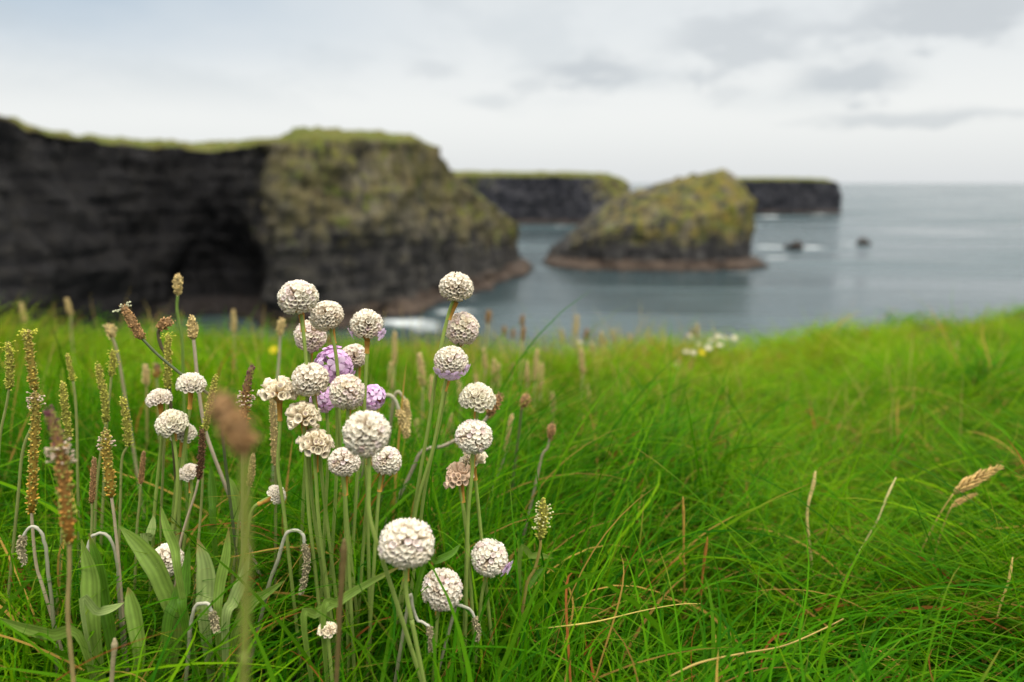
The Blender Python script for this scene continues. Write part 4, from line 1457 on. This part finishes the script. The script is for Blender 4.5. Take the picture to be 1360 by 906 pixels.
for (px, py, w, ry, st) in [(545, 428, 55, 6, 1.0), (605, 414, 45, 4.5, .8), (570, 438, 40, 4, .7), (650, 372, 20, 5, .5), (625, 396, 24, 5, .55), (760, 364, 26, 3, .55), (830, 367, 30, 3, .5), (910, 367, 30, 3, .55), (980, 362, 30, 4, .65), (1028, 328, 36, 8, .9), (1082, 329, 22, 6, .8), (1030, 342, 26, 6, .8), (1000, 300, 20, 8, .7),
                            (1022, 288, 16, 14, 1.2), (1088, 285, 22, 14, .9), (1130, 324, 14, 6, .75), (690, 330, 12, 8, .6), (760, 298, 14, 12, .9), (742, 300, 14, 10, .7)]:
    x, y = sea_xy(px, py)
    FOAM.append((x, y, w / F * y, ry, st))

mb = MB()
rs = [0.0, 60, 150, 300, 600, 1200, 3000, 8000, 20000, 45000]
V, Fc = [(0, 0, SEA)], []
k = 64
for r in rs[1:]:
    for j in range(k):
        V.append((r * math.cos(6.2832 * j / k), r * math.sin(6.2832 * j / k), SEA))
Fc += [(0, 1 + j, 1 + (j + 1) % k) for j in range(k)]
for i in range(len(rs) - 2):
    a, b = 1 + i * k, 1 + (i + 1) * k
    Fc += [(a + j, b + j, b + (j + 1) % k, a + (j + 1) % k) for j in range(k)]
mb.add(V, Fc, (0, 0, 0))
tag(obj('sea', mb.mesh('sea'), sea_mat()), kind='structure')

# ------------------------------------------------------------------ daylight
SUN_EL, SUN_AZ = R(52), R(150)      # azimuth clockwise from +y: behind the camera, to the right
w = bpy.data.worlds.new('World')
SC.world = w
w.use_nodes = True
t = w.node_tree
t.nodes.clear()


class WT(NT):
    def __init__(s, tree):
        s.t = tree


s = WT(t)
out = t.nodes.new('ShaderNodeOutputWorld')
bg = t.nodes.new('ShaderNodeBackground')
bg.inputs['Strength'].default_value = 0.10
t.links.new(bg.outputs[0], out.inputs[0])
sky = t.nodes.new('ShaderNodeTexSky')
sky.sky_type = 'NISHITA'
sky.sun_disc = False
sky.sun_elevation = SUN_EL
sky.sun_rotation = SUN_AZ
tc = t.nodes.new('ShaderNodeTexCoord')
sep = s.n('SeparateXYZ')
s.l(tc.outputs['Generated'], sep.inputs[0])
X, Yd, Z = sep.outputs
az = s.math('ARCTAN2', X, Yd)
el = s.math('ARCSINE', Z)
cmb = s.n('CombineXYZ')
s.l(az, cmb.inputs[0]); s.l(s.math('MULTIPLY', el, 2.6), cmb.inputs[1])
nA = s.noise(cmb.outputs[0], 3.2, 6, .55, .3)
nB = s.noise(cmb.outputs[0], 15.0, 6, .6)
# overall overcast: bright low band, cooler and greyer higher up
lo = s.ramp(el, -.01, .085)
hi = s.ramp(el, .075, .20)
colr = s.mix(lo, (7.75, 8.00, 8.15), (9.2, 9.3, 9.15))
colr = s.mix(s.math('MULTIPLY', hi, .75), colr, (7.9, 8.3, 8.5))
# thin break of blue-grey at the upper left
lf = s.math('MULTIPLY', s.ramp(az, .0, -.50), s.ramp(el, .09, .20))
lf = s.math('MULTIPLY', lf, s.math('MULTIPLY_ADD', nA, 1.4, .15))
colr = s.mix(s.math('MINIMUM', lf, .9), colr, (4.8, 5.9, 7.0))
# soft large-scale mottling
colr = s.mix(s.math('MULTIPLY', s.math('MULTIPLY', s.ramp(nA, .46, .60), s.ramp(el, .06, .12)), .42), colr, (6.3, 6.8, 7.1))
# separate grey clouds
for (px, py, wx, wy, st) in [(785, 95, 75, 20, 1.0), (1130, 108, 75, 28, 1.0), (975, 52, 95, 42, .8), (1250, 22, 130, 34, 1.0), (1225, 157, 150, 9, .75),
                             (575, 95, 38, 16, .5), (650, 135, 40, 10, .4), (970, 125, 30, 12, .4), (700, 115, 30, 12, .5), (1090, 40, 40, 10, .5)]:
    d = ray(px, py)
    a0 = math.atan2(d[0], d[1]); e0 = math.asin(d[2] / np.linalg.norm(d))
    sx, sy = wx / F * .95, wy / F
    wob = s.math('MULTIPLY', s.math('SUBTRACT', nB, .5), sy * 3.6)
    dx = s.math('MULTIPLY', s.math('SUBTRACT', az, a0), 1 / sx)
    dy = s.math('MULTIPLY', s.math('SUBTRACT', s.math('ADD', el, wob), e0), 1 / sy)
    m = s.math('EXPONENT', s.math('MULTIPLY', s.math('ADD', s.math('MULTIPLY', dx, dx), s.math('MULTIPLY', dy, dy)), -1.0))
    m = s.math('MULTIPLY', m, s.math('MULTIPLY_ADD', nB, 1.3, .25))
    colr = s.mix(s.math('MULTIPLY', s.ramp(m, .12, .80), min(1, st * .95)), colr, (6.25, 6.6, 6.85))
# an overcast sky is brightest overhead
zen = s.math('MULTIPLY_ADD', s.ramp(el, .24, 1.1), 3.0, 1.0)
colr = s.mix(s.ramp(el, .24, .8), colr, (9.0, 8.65, 8.0))
sc_ = s.n('VectorMath')
sc_.operation = 'SCALE'
s.l(colr, sc_.inputs[0]); s.l(zen, sc_.inputs['Scale'])
fin = s.mix(.92, sky.outputs[0], sc_.outputs[0])
t.links.new(fin, bg.inputs['Color'])

sd = bpy.data.lights.new('sun', 'SUN')
sd.energy = 1.5
sd.angle = R(14)
sd.color = (1.0, .96, .90)
so = bpy.data.objects.new('sun', sd)
COL.objects.link(so)
dv = Vector((math.sin(SUN_AZ) * math.cos(SUN_EL), math.cos(SUN_AZ) * math.cos(SUN_EL), math.sin(SUN_EL)))
so.rotation_euler = (-dv).to_track_quat('-Z', 'Y').to_euler()
so.location = (0, -5, 10)

# ------------------------------------------------------------------ render settings
SC.view_settings.view_transform = 'Standard'
SC.view_settings.look = 'None'
SC.view_settings.exposure = 0
SC.view_settings.gamma = 1
SC.view_settings.use_curve_mapping = False
SC.render.engine = 'CYCLES'
SC.cycles.use_denoising = True
SC.cycles.max_bounces = 6
SC.cycles.diffuse_bounces = 3
SC.cycles.transmission_bounces = 3
SC.cycles.glossy_bounces = 3
SC.cycles.use_adaptive_sampling = True
SC.cycles.adaptive_threshold = 0.02
